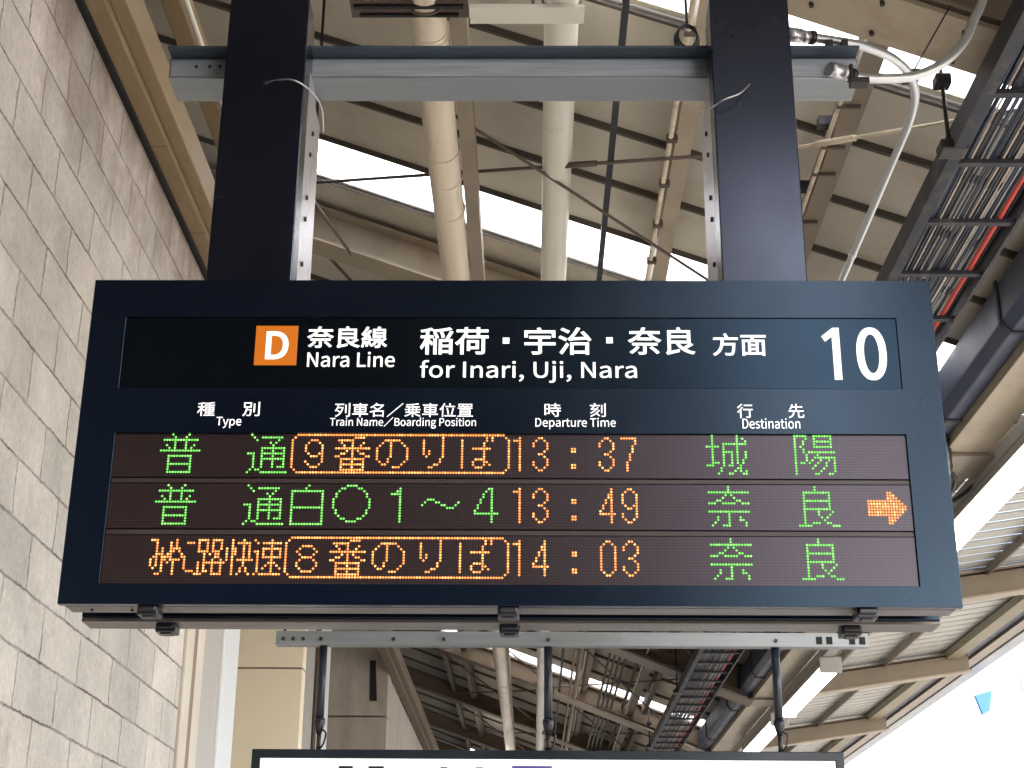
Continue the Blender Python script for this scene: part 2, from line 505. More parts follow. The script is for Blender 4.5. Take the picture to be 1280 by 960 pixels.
def curve_pts(pts, k=8):
    """Catmull-Rom through the points"""
    P = [Vector(p) for p in pts]
    P = [P[0] * 2 - P[1]] + P + [P[-1] * 2 - P[-2]]
    out = []
    for i in range(1, len(P) - 2):
        a, b, c, d = P[i - 1:i + 3]
        for j in range(k):
            t = j / k
            out.append(0.5 * ((2 * b) + (c - a) * t + (2 * a - 5 * b + 4 * c - d) * t * t + (3 * b - a - 3 * c + d) * t ** 3))
    out.append(P[-2])
    return out

def structure(o):
    o['kind'] = 'structure'
    return o

# ================================================================== ground
structure(MB().box((-3.4, -16, -0.25), (4.9, 8.5, 0.0)).build("platform_floor", M['platform']))
structure(MB().box((-3.4, 8.5, -0.25), (4.9, 60, 0.0)).build("platform_floor", M['floor_darkened']))  # unseen far floor made darker to dim the roof above it
structure(MB().box((-400, -400, -1.3), (400, 600, -1.2)).build("ground", M['ballast']))

tag(MB().box((-12, -9.0, 0), (1.55, -2.6, 11.0)).build("added_dark_block", M['blocker_dark']),
    "unseen dark block added behind the viewpoint to darken reflections in the board", "building")  # added out of view so the board reflects something dark

# ================================================================== left wall and what closes the platform on that side
w = MB().box((-1.95, 3.75, 0), (-1.6, 6.93, 4.785)).build("block_wall", M['blocks'], bevel=0.008)
tag(w, "pale stained block wall with half bond courses left of the departure board", "wall")

tag(MB().box((-1.95, -2.59, 0), (-1.61, 3.74, 4.785)).build("added_dark_wall", M['blocker_dark']),
    "unseen dark wall added before the block wall to darken reflections in the board", "wall")  # added out of view to keep the board's left side dark
t = thing("door_jamb", "upright jamb strips of beige, brown and white steel closing the end of the block wall", "jamb", (-1.6, 6.94, 0))
MB().box((-1.75, 6.934, 0), (-1.585, 7.085, 4.78)).build("jamb_strip", M['jamb'], t, bevel=0.006)
MB().box((-1.75, 7.087, 0), (-1.594, 7.19, 4.78)).build("seal", M['jamb_brown'], t)
MB().box((-1.75, 7.192, 0), (-1.592, 7.345, 4.78)).build("jamb_strip", M['jamb'], t, bevel=0.006)
g = MB().box((-1.75, 7.35, 0), (-1.60, 7.79, 4.78)).build("steel_column", M['jamb_grey'], t, bevel=0.008)
MB().box((-1.74, 7.36, 2.44), (-1.594, 7.78, 2.455)).build("joint_band", M['gap'], g)
MB().box((-1.75, 7.795, 0), (-1.585, 8.18, 4.78)).build("door_post", M['white_steel'], t, bevel=0.012)

t = thing("wall_panel", "flat cream panel wall with one horizontal joint beyond the block wall", "wall", (-2.5, 10.6, 0))
MB().box((-3.4, 10.6, 0), (-1.6, 10.75, 3.628)).build("lower_panel", M['beige_panel'], t, bevel=0.004)
MB().box((-3.4, 10.6, 3.640), (-1.6, 10.75, 5.4)).build("upper_panel", M['beige_panel'], t, bevel=0.004)
MB().box((-3.39, 10.61, 3.6), (-1.61, 10.74, 3.66)).build("joint", M['jamb_brown'], t)
tag(MB().box((-1.74, 11.37, 0), (-1.6, 12.05, 5.2)).build("white_post", M['white_steel'], bevel=0.01),
    "white steel post standing between the cream panel and the stained concrete wall", "post")
t = thing("thin_pipe", "thin rusty pipe with a clamp beside the white post", "pipe", (-1.57, 11.0, 0))
MB().tube([(-1.57, 11.1, 0), (-1.57, 11.1, 5.2)], 0.018, 10).build("pipe_run", M['rod'], t)
MB().box((-1.62, 11.06, 3.02), (-1.53, 11.14, 3.07)).build("clamp", M['steel_dark'], t)
t = thing("concrete_wall", "stained grey concrete end wall with a dark slot seen under the departure board", "wall", (-2.5, 17, 0))
MB().box((-3.4, 17.0, 0), (-1.6, 17.3, 4.325)).build("wall_slab", M['concrete'], t, bevel=0.01)
MB().box((-3.4, 17.0, 4.34), (-1.6, 17.3, 5.6)).build("wall_slab", M['concrete'], t, bevel=0.01)
MB().hexa([(-1.80, 16.99, 4.5), (-1.72, 16.99, 4.5), (-1.72, 17.02, 4.5), (-1.80, 17.02, 4.5),
           (-1.815, 16.99, 4.95), (-1.75, 16.99, 4.95), (-1.75, 17.02, 4.95), (-1.815, 17.02, 4.95)]).build("slot", M['gap'], t)
tag(MB().box((-1.9, 17.31, 0), (-1.6, 44, 4.785)).build("back_wall", M['concrete']),
    "dim wall running away under the far end of the roof", "wall")
tag(MB().box((-3.6, 6.93, 0), (-3.41, 44, 6.6)).build("side_wall", M['concrete']),
    "dim side wall of the recess behind the cream panel", "wall")

# eaves beams and boarding above the wall
t = thing("eaves_beam", "ochre painted two step beam running along the top of the block wall", "beam", (-1.55, 3, 4.79))
MB().box((-1.94, -2.55, 4.79), (-1.5825, 9.5, 4.99)).build("eaves_gap_shade", M['gap'], t)  # black box standing in for the shaded gap above the wall
MB().prism_y([(-1.582, 4.805), (-1.508, 4.805), (-1.508, 4.99), (-1.582, 4.99)], -2.55, 9.5).build("beam_face", M['brown_beam'], t, bevel=0.004)
MB().prism_y([(-1.507, 4.835), (-1.447, 4.835), (-1.447, 4.99), (-1.507, 4.99)], -2.55, 9.5).build("beam_lip", M['brown_beam'], t, bevel=0.004)
for yy in (4.1, 5.47, 6.25, 8.2):
    MB().box((-1.5815, yy, 4.8035), (-1.5085, yy + 0.005, 4.806)).build("seam", M['brown_dark'], t)
t = thing("far_beam", "dark brown beam carrying on beyond the block wall along the recess", "beam", (-1.5, 20, 4.8))
MB().prism_y([(-1.60, 4.80), (-1.508, 4.80), (-1.508, 4.835), (-1.447, 4.835), (-1.447, 4.99), (-1.60, 4.99)], 9.52, 40).build("beam_body", M['brown_dark'], t, bevel=0.004)
tag(MB().box((-3.6, -2.55, 4.3), (-3.41, 6.92, 6.95)).build("loft_wall", M['concrete']), "dim upright wall closing the loft space above the block wall", "wall")
tag(MB().box((-3.4, -2.55, 4.55), (-1.96, 6.92, 4.78)).build("loft_floor", M['concrete']), "dim slab behind the top of the block wall", "slab")
t = thing("upper_beam", "narrow ochre beam with a pale conduit above the eaves beam", "beam", (-1.5, 3, 5.35))
MB().box((-1.535, -2.55, 5.35), (-1.455, 11, 5.50)).build("beam_body", M['brown_beam'], t, bevel=0.004)
MB().tube([(-1.432, -2.55, 5.36), (-1.432, 11, 5.36)], 0.012, 8).build("conduit", M['pipe_grey'], t)

# ================================================================== left roof wing: cream sheets falling to the right
ZR, S = 5.6, 0.365                                  # height at x = 0 and fall per metre
def zl(x, d=0.0):
    return ZR - S * x - d
XL, XR = -3.5, 2.62
JOINT = 0.52
Y0 = 5.874
skylights = {-2: -1.2, 3: -1.38, 27: -1.35}    # seam row -> where the sheet gives way to it
roof = thing("canopy_roof", "cream sheet roof wing with dark seams and white skylights sloping down to the right", "roof", (0, 3, 5.6))
def slope_slab(b, x0, x1, y0, y1, d0, d1):
    b.hexa([(x0, y0, zl(x0, d0)), (x1, y0, zl(x1, d0)), (x1, y1, zl(x1, d0)), (x0, y1, zl(x0, d0)),
            (x0, y0, zl(x0, d1)), (x1, y0, zl(x1, d1)), (x1, y1, zl(x1, d1)), (x0, y1, zl(x0, d1))])
b = MB()
for k in range(-17, 68):
    y0 = Y0 + JOINT * k
    x1 = skylights.get(k, XR) if k > -10 else 0.5
    slope_slab(b, XL, x1, y0 + 0.0008, y0 + JOINT - 0.0008, 0.0, -0.012)
b.build("roof_sheets", M['roof'], roof)
bb_ = MB()
slope_slab(bb_, XL, -1.4, -2.5, 44, -0.03, -0.04)
bb_.build("sheet_backing", M['roof'], roof)
for kk, x0 in skylights.items():
    r0 = Y0 + JOINT * kk
    y0_, y1_ = r0 + 0.012, r0 + JOINT + (0.03 if kk == -2 else -0.028)
    q = MB()
    slope_slab(q, x0, XR, y0_, y1_, -0.004, -0.010)
    sk = q.build("skylight", M['skylight'], roof)
    q = MB()
    slope_slab(q, x0, XR, r0 + 0.002, y0_ - 0.0005, 0.012, -0.014)
    slope_slab(q, x0, XR, y1_ + 0.0005, y1_ + 0.026, 0.012, -0.014)
    q.build("skylight_frame", M['roof_right'], sk)
for k in range(-6, 60):
    if k > 14 and k % 2:
        continue
    y = Y0 + JOINT * k
    q = MB()
    hw = 0.004 if k in (3, 4, -2) else 0.011
    yc = y + (0.055 if k == -1 else 0)
    slope_slab(q, XL, XR, yc - hw, yc + hw, 0.034, -0.006)
    q.build("purlin", M['purlin'], roof)

RY = [0.5, 4.57, 8.35, 12.35, 16.3, 20.35, 24.2, 28.15, 32.1]
for i, y in enumerate(RY):
    q = MB()
    x0, x1 = -3.4, (2.33 if y > 2 else 0.4)
    slope_slab(q, x0, x1, y - 0.115, y + 0.115, 0.30, 0.284)      # bottom flange
    slope_slab(q, x0, x1, y - 0.006, y + 0.006, 0.284, 0.062)     # web
    slope_slab(q, x0, x1, y - 0.09, y + 0.09, 0.062, 0.048)       # top flange
    rf = q.build("rafter", M['rafter'] if y < 10 else M['brown_dark'], roof)
    if y > 3:                                        # deeper haunch with a wide bolted flange near the valley
        q = MB()
        w_ = 0.137 if y < 5 else 0.18
        xa = 0.30
        za, zb = zl(xa, 0.33), 4.36
        q.hexa([(xa, y - w_, za), (2.33, y - w_, zb), (2.33, y + w_, zb), (xa, y + w_, za),
                (xa, y - w_, za + 0.022), (2.33, y - w_, zb + 0.025), (2.33, y + w_, zb + 0.025), (xa, y + w_, za + 0.022)])
        hp = q.build("haunch_plate", M['rafter'] if y < 10 or y == 20.35 else M['taupe'], rf, bevel=0.003)
        if y < 5:
            for (bx, by) in ((1.0, -0.09), (1.0, 0.03), (1.22, -0.10), (1.22, 0.08), (1.5, -0.08), (1.5, 0.09), (1.85, -0.08), (1.85, 0.09)):
                zz = za + (zb - za) * (bx - xa) / (2.33 - xa)
                # bolts are part of the plate
                MB().tube([(bx, y + by, zz + 0.004), (bx, y + by, zz - 0.016)], 0.009, 6).build("bolt", M['bolt'], rf)

# cross bracing rods under the left wing
def rod(name, a, b_, r, m, label):
    tag(MB().tube([a, b_], r, 8).build(name, m), label, "rod")
t = thing("bracing_rod", "thin rusty bracing rod crossing level behind both board posts", "rod", (-1.189, 7.485, 5.754))
MB().tube([(-1.50, 7.727, 5.868), (0.765, 5.958, 5.041)], 0.009, 8).build("rod_bar", M['rod'], t)
MB().tube([(0.10, 6.478, 5.284), (0.30, 6.321, 5.211)], 0.015, 8).build("turnbuckle", M['rod'], t)
rod("bracing_rod", (-0.80, 5.944, 5.572), (1.30, 7.324, 4.805), 0.008, M['rod'], "thin dark bracing rod falling diagonally to the right between the pipes and the right post")
t = thing("bracing_rod", "cream bracing rod with a turnbuckle right of the right board post", "rod", (1.143, 5.529, 4.843))
MB().tube([(0.95, 5.725, 4.913), (1.95, 4.708, 4.548)], 0.008, 8).build("rod_bar", M['rod_pale'], t)
MB().tube([(1.17, 5.501, 4.833), (1.30, 5.369, 4.785)], 0.014, 8).build("turnbuckle", M['rod_pale'], t)
rod("bracing_rod", (-1.30, 7.3, 5.70), (-1.10, 8.3, 5.71), 0.010, M['rod'], "short dark rod beside the left board post just above the board")

for i in range(2, 7):                                # crossed rods and hangers in every further bay
    y0, y1 = RY[i] + 0.1, RY[i + 1] - 0.1
    for (xa, xb) in ((-1.3, 0.3), (0.3, 1.9)):
        MB().tube([(xa, y0, zl(xa, 0.26)), (xb, y1, zl(xb, 0.26))], 0.010, 8).build("brace_rod", M['rod'], roof)
        MB().tube([(xb, y0, zl(xb, 0.24)), (xa, y1, zl(xa, 0.24))], 0.010, 8).build("brace_rod", M['rod'], roof)
    for x in (-0.9, 0.62, 1.45):
        q = MB()
        q.hexa([(x, y0 + 0.02, zl(x, 0.17)), (x + 0.05, y0 + 0.02, zl(x + 0.05, 0.17)), (x + 0.05, y1, zl(x + 0.05, 0.17)), (x, y1, zl(x, 0.17)),
                (x, y0 + 0.02, zl(x, 0.05)), (x + 0.05, y0 + 0.02, zl(x + 0.05, 0.05)), (x + 0.05, y1, zl(x + 0.05, 0.05)), (x, y1, zl(x, 0.05))])
        q.build("stringer", M['brown_dark'], roof)

# ================================================================== pipes along the left wing
def collar_pipe(label, pts, r, m, collars, mc):
    t = thing("drain_pipe", label, "pipe", pts[0], "drain pipes under the roof")
    MB().tube(pts, r, 20).build("pipe_run", m, t)
    a, b_ = Vector(pts[0]), Vector(pts[-1])
    for yy in collars:
        p = a + (b_ - a) * ((yy - a.y) / (b_.y - a.y))
        q = p + (b_ - a).normalized() * 0.012
        MB().tube([p, q], r + 0.002, 20).build("coupling", mc, t)
    return t
collar_pipe("thick cream pipe with brown stains and ring couplings behind the left half of the sign", [(-0.443, 2.0, 5.31), (-0.43, 7.8, 5.31), (-0.33, 36, 5.31)], 0.078,
            M['pipe'], [5.36, 5.40, 6.35, 6.62, 6.95, 11.4, 17.6, 20.2, 24], M['pipe'])
collar_pipe("thick pale grey pipe without stains behind the middle of the sign", [(0.115, 2.0, 5.31), (0.118, 7.8, 5.31), (0.16, 36, 5.31)], 0.072,
            M['pipe_grey'], [5.15, 12.0, 18.4, 23], M['pipe_grey'])
tag(MB().box((-0.345, 2.0, 5.30), (-0.275, 36, 5.42)).build("joist", M['taupe']),
    "slim taupe joist running close beside the thick cream pipe", "joist")
t = thing("dark_conduit", "dark grey square conduit running between the grey pipe and the right post", "conduit", (0.36, 3, 5.2))
MB().box((0.352, 3, 5.19), (0.380, 36, 5.218)).build("conduit_run", M['steel_dark'], t)
t = thing("angle_joist", "beige angle joist with bolts and a thin conduit near the right post", "joist", (0.7, 3, 5.2))
MB().prism_y([(0.655, 5.20), (0.735, 5.20), (0.735, 5.215), (0.67, 5.215), (0.67, 5.34), (0.655, 5.34)], 3.0, 36).build("angle", M['rafter'], t)
MB().tube([(0.628, 3, 5.19), (0.628, 36, 5.19)], 0.013, 10).build("conduit_run", M['rod_pale'], t)
for k in range(9):
    yy = 5.2 + 0.42 * k
    MB().box((0.61, yy, 5.172), (0.66, yy + 0.03, 5.205)).build("saddle", M['rod'], t)
t = thing("angle_joist", "taupe angle joist with clamps right of the right post behind the silver conduit", "joist", (1.27, 3, 4.9))
MB().prism_y([(1.255, 4.90), (1.345, 4.90), (1.345, 4.915), (1.27, 4.915), (1.27, 5.0), (1.255, 5.0)], 4.7, 36).build("angle", M['taupe'], t)
MB().tube([(1.235, 4.7, 4.9), (1.235, 36, 4.9)], 0.010, 8).build("conduit_run", M['rod_pale'], t)
for yy in (5.3, 5.62, 5.85, 6.3, 6.7):
    MB().box((1.222, yy, 4.885), (1.32, yy + 0.014, 4.898)).build("clamp", M['rod'], t)
for yy in (5.5, 6.05):
    MB().box((1.19, yy, 4.93), (1.25, yy + 0.05, 4.97)).build("bracket", M['steel_dark'], t)

t = thing("pipe_hanger", "stained steel channel carrying the two thick pipes at the top edge of the view", "channel", (-0.26, 5.14, 5.2))
q = MB().box((-0.735, 5.09, 5.245), (-0.26, 5.20, 5.252)).box((-0.735, 5.09, 5.252), (-0.26, 5.097, 5.29)).box((-0.735, 5.193, 5.252), (-0.26, 5.20, 5.29))
q.build("channel", M['rod'], t)
MB().box((-0.255, 5.09, 5.215), (0.205, 5.20, 5.232)).build("channel", M['pipe_grey'], t)
MB().box((-0.72, 5.105, 5.232), (-0.28, 5.125, 5.244)).build("slot_strip", M['gap'], t)
MB().box((-0.70, 5.165, 5.232), (-0.30, 5.18, 5.244)).build("slot_strip", M['gap'], t)
for cx, rr in ((-0.437, 0.078), (0.116, 0.072)):
    MB().tube(curve_pts([(cx + (rr + 0.008) * math.cos(a), 5.15, 5.31 + (rr + 0.008) * math.sin(a)) for a in [math.pi * (1 + j / 8) for j in range(9)]], 3), 0.006, 6).build("pipe_strap", M['rod'], t)
for cx in (-0.62, 0.0):
    MB().tube([(cx, 5.14, 5.25), (cx, 5.14, zl(cx))], 0.007, 8).build("hanger_rod", M['rod'], t)

for k, (x, r_) in enumerate(((0.87, 0.016), (0.93, 0.016), (0.99, 0.016), (1.055, 0.016))):
    tag(MB().tube([(x, 13, 5.0), (x, 34, 5.0)], r_, 8).build("conduit", M['purlin']),
        "dark conduit of the close row of four seen under the board against the far roof", "conduit", "row of dark conduits under the far roof")
tag(MB().tube([(1.205, 13, 5.0), (1.205, 34, 5.0)], 0.022, 8).build("conduit", M['purlin']),
    "single dark conduit right of the close row of four under the far roof", "conduit")
t = thing("conduit_run", "pair of brown conduits left of the close row of four under the far roof", "conduit", (0.58, 13, 5.1))
MB().tube([(0.56, 13, 5.1), (0.56, 34, 5.1)], 0.03, 8).build("conduit", M['taupe'], t)
MB().tube([(0.49, 13, 5.1), (0.49, 34, 5.1)], 0.014, 8).build("conduit", M['taupe'], t)
for x, y, lab in ((-0.95, 19.2, "brown timber joist in the far roof left of the cream pipe"), (-1.25, 18.6, "brown joist nearest the wall in the far roof")):
    tag(MB().box((x, 14, zl(x, 0.20)), (x + 0.06, 34, zl(x, 0.10))).build("joist", M['brown_dark']), lab, "joist")

def light_fixture(y0, y1, x, z, label):
    t = thing("fluorescent_light", label, "ceiling light", (x, (y0 + y1) / 2, z), "fluorescent lights under the roof")
    MB().prism_y([(x - 0.10, z + 0.012), (x + 0.085, z + 0.012), (x + 0.06, z + 0.085), (x - 0.075, z + 0.085)], y0, y1).build("housing", M['housing'], t, bevel=0.004)
    MB().prism_y([(x - 0.092, z + 0.008), (x - 0.06, z - 0.042), (x + 0.06, z - 0.042), (x + 0.085, z + 0.008)], y0 + 0.03, y1 - 0.03).build("diffuser", M['tube'], t, bevel=0.012)
    for yy in (y0 - 0.005, y1 - 0.03):
        MB().box((x - 0.105, yy, z - 0.05), (x + 0.09, yy + 0.032, z + 0.09)).build("end_cap", M['housing'], t, bevel=0.005)
    return t
light_fixture(6.6, 9.75, 2.68, 4.24, "lit fluorescent light right of the departure board, nearest of the row")
light_fixture(13.6, 16.1, 2.68, 4.24, "lit fluorescent light with grey end cap, seen just under the board")
light_fixture(16.6, 19.0, 2.68, 4.24, "lit fluorescent light farthest down the row under the valley")
t = thing("tube_light", "thin lit tube under the far left roof above the hanging sign", "ceiling light", (-0.7, 26, 5.2))
MB().tube([(-1.05, 26.6, 5.30), (-0.30, 26.6, 5.03)], 0.035, 10).build("tube", M['tube'], t)
MB().box((-0.36, 26.55, 4.98), (-0.30, 26.65, 5.1)).build("end_cap", M['gap'], t)

# ================================================================== valley: beam, duct, raceway
t = thing("valley_beam", "broad beige beam along the roof valley right of the navy duct", "beam", (2.45, 3, 4.4))
MB().prism_y([(2.33, 4.40), (2.58, 4.40), (2.58, 4.42), (2.465, 4.42), (2.465, 4.72), (2.33, 4.72)], -4, 40).build("beam_body", M['rafter'], t, bevel=0.004)
for y in RY[1:]:
    q = MB().box((2.30, y - 0.2, 4.375), (2.62, y + 0.2, 4.397)).build("splice_plate", M['taupe'], t, bevel=0.003)
t = thing("drainage_duct", "navy blue duct with pale clamps along the valley beam", "duct", (2.25, 3, 4.45))
MB().prism_y([(2.20, 4.50), (2.24, 4.45), (2.325, 4.45), (2.325, 4.70), (2.20, 4.70)], -4, 40).build("duct_body", M['duct'], t, bevel=0.01)
for yy in (4.4, 6.55, 7.75, 9.2, 11.0, 13.4, 15.2, 17.2, 19.4, 22):
    MB().prism_y([(2.19, 4.71), (2.19, 4.495), (2.235, 4.442), (2.327, 4.442), (2.327, 4.449), (2.239, 4.449), (2.199, 4.498), (2.199, 4.71)], yy, yy + 0.03).build("clamp", M['steel_dark'], t)
t = thing("lamp_raceway", "grey channel carrying the fluorescent lights beside the valley beam", "channel", (2.63, 3, 4.34))
MB().box((2.605, -2, 4.335), (2.705, 30, 4.42)).build("channel", M['housing'], t, bevel=0.004)
t = thing("drain_elbow", "black ribbed drain elbow hanging under the navy duct beside the board edge", "pipe", (2.3, 8.5, 4.45))
pts = curve_pts([(2.24, 8.0, 4.47), (2.30, 8.15, 4.40), (2.36, 8.45, 4.33), (2.34, 8.85, 4.31), (2.22, 9.2, 4.33)], 6)
MB().tube(pts, [0.062 + 0.006 * (i % 2) for i in range(len(pts))], 14).build("elbow", M['black_plastic'], t)
MB().tube(curve_pts([(2.40, 8.4, 4.40), (2.47, 8.5, 4.35), (2.50, 8.75, 4.31), (2.56, 8.8, 4.33), (2.62, 8.6, 4.36)], 6), 0.012, 8).build("wire", M['cable_black'], t)

# ================================================================== cable tray
t = thing("cable_tray", "dark steel ladder tray full of cables hanging right of the board", "cable tray", (1.75, 3, 4.46))
for x, fl in ((1.545, 0.045), (1.962, 0.016)):
    s = 1 if x < 1.7 else -1
    MB().prism_y([(x, 4.46), (x + s * fl, 4.46), (x + s * fl, 4.466), (x + s * 0.006, 4.466), (x + s * 0.006, 4.55), (x + s * 0.03, 4.55), (x + s * 0.03, 4.556), (x, 4.556)], 0.4, 34).build("side_rail", M['steel_dark'], t)
for k in range(66):
    yy = 2.62 + 0.48 * k
    if yy > 33.9:
        break
    MB().box((1.552, yy, 4.470), (1.955, yy + 0.032, 4.488)).build("rung", M['steel_dark'], t)
for yy in (4.93, 8.4, 12.3, 16.2, 20.2, 24.2):
    MB().tube([(1.54, yy, 4.47), (1.54, yy, zl(1.54))], 0.008, 8).build("hanger_rod", M['bolt'], t)
    MB().box((1.50, yy - 0.04, 4.455), (1.60, yy + 0.04, 4.50)).build("rail_clamp", M['bolt'], t, bevel=0.006)
    MB().tube([(1.93, yy, 4.47), (1.93, yy, zl(1.93))], 0.008, 8).build("hanger_rod", M['bolt'], t)
    MB().box((1.51, yy - 0.03, 4.745), (1.57, yy + 0.03, 4.79)).build("rod_bracket", M['bolt'], t, bevel=0.006)
cabs = []
nC = 44
rc = random.Random(11)
for k in range(nC):
    x = 1.572 + 0.30 * (k + 0.5) / nC
    r_ = rc.choice((0.0042, 0.005, 0.0058))
    mname = rc.choice(('cable_black', 'cable_black', 'cable_blue', 'cable_grey', 'cable_black', 'cable_black', 'cable_blue', 'cable_blue', 'cable_grey', 'cable_black', 'cable_blue', 'cable_black', 'cable_black', 'cable_beige'))
    if mname in ('cable_grey', 'cable_beige'):
        r_ = 0.0030
    z = 4.4885 + r_ + (rc.choice((0.0, 0.004)) if r_ > 0.004 else 0.0)
    ph = rc.random() * 6
    pts = [(x + 0.005 * math.sin(yy * 0.9 + ph) + 0.003 * math.sin(yy * 2.3 + ph * 2), yy, z + 0.002 * math.sin(yy * 1.7 + ph)) for yy in [0.5 + 0.45 * j for j in range(74)]]
    lab = {'cable_black': "black cable among the bundle lying in the ladder tray",
           'cable_blue': "navy cable among the bundle lying in the ladder tray",
           'cable_grey': "pale grey cable among the bundle lying in the ladder tray",
           'cable_beige': "beige cable among the bundle lying in the ladder tray"}[mname]
    grp = lab.split(' among')[0] + "s in the ladder tray"
    tag(MB().tube(pts, r_, 6).build("tray_cable", M[mname]), lab, "cable", grp)
pts = [(1.893 + 0.012 * math.sin(yy * 1.1), yy, 4.500 + 0.003 * math.sin(yy * 2)) for yy in [0.5 + 0.4 * j for j in range(70)]]
tag(MB().tube(pts, 0.012, 8).build("tray_cable", M['cable_red']), "thick red cable along the right side of the ladder tray", "cable")
tag(MB().tube([(p[0] + 0.022, p[1], p[2]) for p in pts], 0.004, 6).build("tray_cable", M['cable_black']), "black cable right of the red cable in the tray", "cable")

# ================================================================== right roof wing rising to the platform edge
XV, ZV, T = 2.58, 4.66, 0.152
def zr(x, d=0.0):
    return ZV + T * (x - XV) - d
def slab_r(b, x0, x1, y0, y1, d0, d1):
    b.hexa([(x0, y0, zr(x0, d0)), (x1, y0, zr(x1, d0)), (x1, y1, zr(x1, d0)), (x0, y1, zr(x0, d0)),
            (x0, y0, zr(x0, d1)), (x1, y0, zr(x1, d1)), (x1, y1, zr(x1, d1)), (x0, y1, zr(x0, d1))])
YS = -0.6
roofr = thing("canopy_roof", "pale ribbed roof wing rising to the bright platform edge on the right", "roof", (3.9, 12, 4.9))
q = MB()
k = 0
y = YS
while y < 44:
    slab_r(q, XV, 4.9, y, y + 0.19, 0.0, -0.012)
    slab_r(q, XV, 4.9, y + 0.19, y + 0.20, -0.012, -0.03)
    slab_r(q, XV, 4.9, y + 0.20, y + 0.25, -0.018, -0.03)
    y += 0.25
q.build("roof_sheets", M['roof_right'], roofr)
for y in RY:
    if y < YS:
        continue
    q = MB()
    slab_r(q, 2.62, 4.66, y - 0.008, y + 0.008, 0.245, 0.055)
    slab_r(q, 2.62, 4.66, y - 0.07, y + 0.07, 0.055, 0.04)
    slab_r(q, 2.62, 4.66, y - 0.07, y - 0.009, 0.245, 0.075)
    rf = q.build("rafter", M['taupe'], roofr)
    q = MB()
    slab_r(q, 2.60, 4.68, y - 0.09, y + 0.09, 0.262, 0.246)
    q.build("flange", M['rafter'], rf)
for x in (3.15, 3.75):
    q = MB()
    q.box((x, YS, zr(x, 0.055)), (x + 0.06, 43, zr(x, 0.012)))
    q.box((x, YS, zr(x, 0.09)), (x + 0.012, 43, zr(x, 0.056)))
    q.build("purlin", M['taupe'], roofr)
MB().box((4.42, YS, zr(4.42, 0.10)), (4.56, 43, zr(4.42, 0.02))).build("edge_purlin", M['olive'], roofr)
MB().box((4.57, YS, zr(4.6, 0.06)), (4.72, 43, zr(4.6, 0.02))).build("dark_gap_strip", M['duct'], roofr)  # navy strip drawn in place of the dark gap beside the fascia
MB().prism_y([(4.73, zr(4.73, 0.11)), (5.06, zr(5.06, 0.02)), (5.06, zr(5.06, -0.06)), (4.73, zr(4.73, 0.0))], YS, 43).build("fascia", M['taupe'], roofr)
MB().prism_y([(5.07, 5.0), (5.25, 5.02), (5.29, 5.08), (5.29, 5.20), (5.07, 5.16)], YS, 43).build("gutter", M['gutter'], roofr, bevel=0.01)
for i, y in enumerate(RY[2:7]):
    MB().tube([(3.75, y + 0.1, zr(3.75, 0.06)), (4.5, y + 1.2, zr(4.5, 0.08))], 0.010, 8).build("tie_rod", M['rod'], roofr)
    MB().tube([(4.5, y + 0.15, zr(4.5, 0.08)), (3.75, y + 1.2, zr(3.75, 0.06))], 0.010, 8).build("tie_rod", M['rod'], roofr)
    MB().tube(curve_pts([(4.40, y + 0.55, zr(4.4, 0.10)), (4.46, y + 0.62, zr(4.4, 0.13)), (4.52, y + 0.72, zr(4.4, 0.12))], 4), 0.02, 8).build("rod_knuckle", M['steel_dark'], roofr)

for x, z, r_ in ((7.6, 5.55, 0.009),):
    tag(MB().tube([(x, -20, z), (x, 90, z)], r_, 6).build("overhead_wire", M['pipe_grey']),
        "thin overhead line wire crossing the bright sky beyond the platform edge", "wire")

# small blue tag hung from the gutter
t = thing("blue_tag", "small sky blue plastic tag hanging by a wire from the gutter", "tag", (5.5, 18.74, 4.66))
MB().tube([(5.29, 18.70, 5.08), (5.40, 18.74, 4.99), (5.44, 18.74, 4.93)], 0.005, 6).build("wire", M['rod'], t)
MB().hexa([(5.475, 18.72, 4.66), (5.575, 18.72, 4.72), (5.575, 18.76, 4.72), (5.475, 18.76, 4.66),
           (5.40, 18.72, 4.90), (5.62, 18.70, 4.96), (5.62, 18.78, 4.96), (5.40, 18.76, 4.90)]).build("plate", M['blue'], t, bevel=0.01)
tag(MB().tube([(5.80, 18.2, 5.09), (5.83, 18.2, 4.86)], 0.006, 6).build("loose_wire", M['rod']), "short loose wire end hanging in the sky right of the blue tag", "wire")

# ================================================================== departure board
YB = 3.632                                           # front face
BX0, BX1, BZ0, BZ1 = -1.157, 1.043, 2.451, 3.323
board = thing("departure_board", "wide dark navy departure board with green and orange lit rows hanging from two posts", "departure board", ((BX0 + BX1) / 2, YB, BZ0))

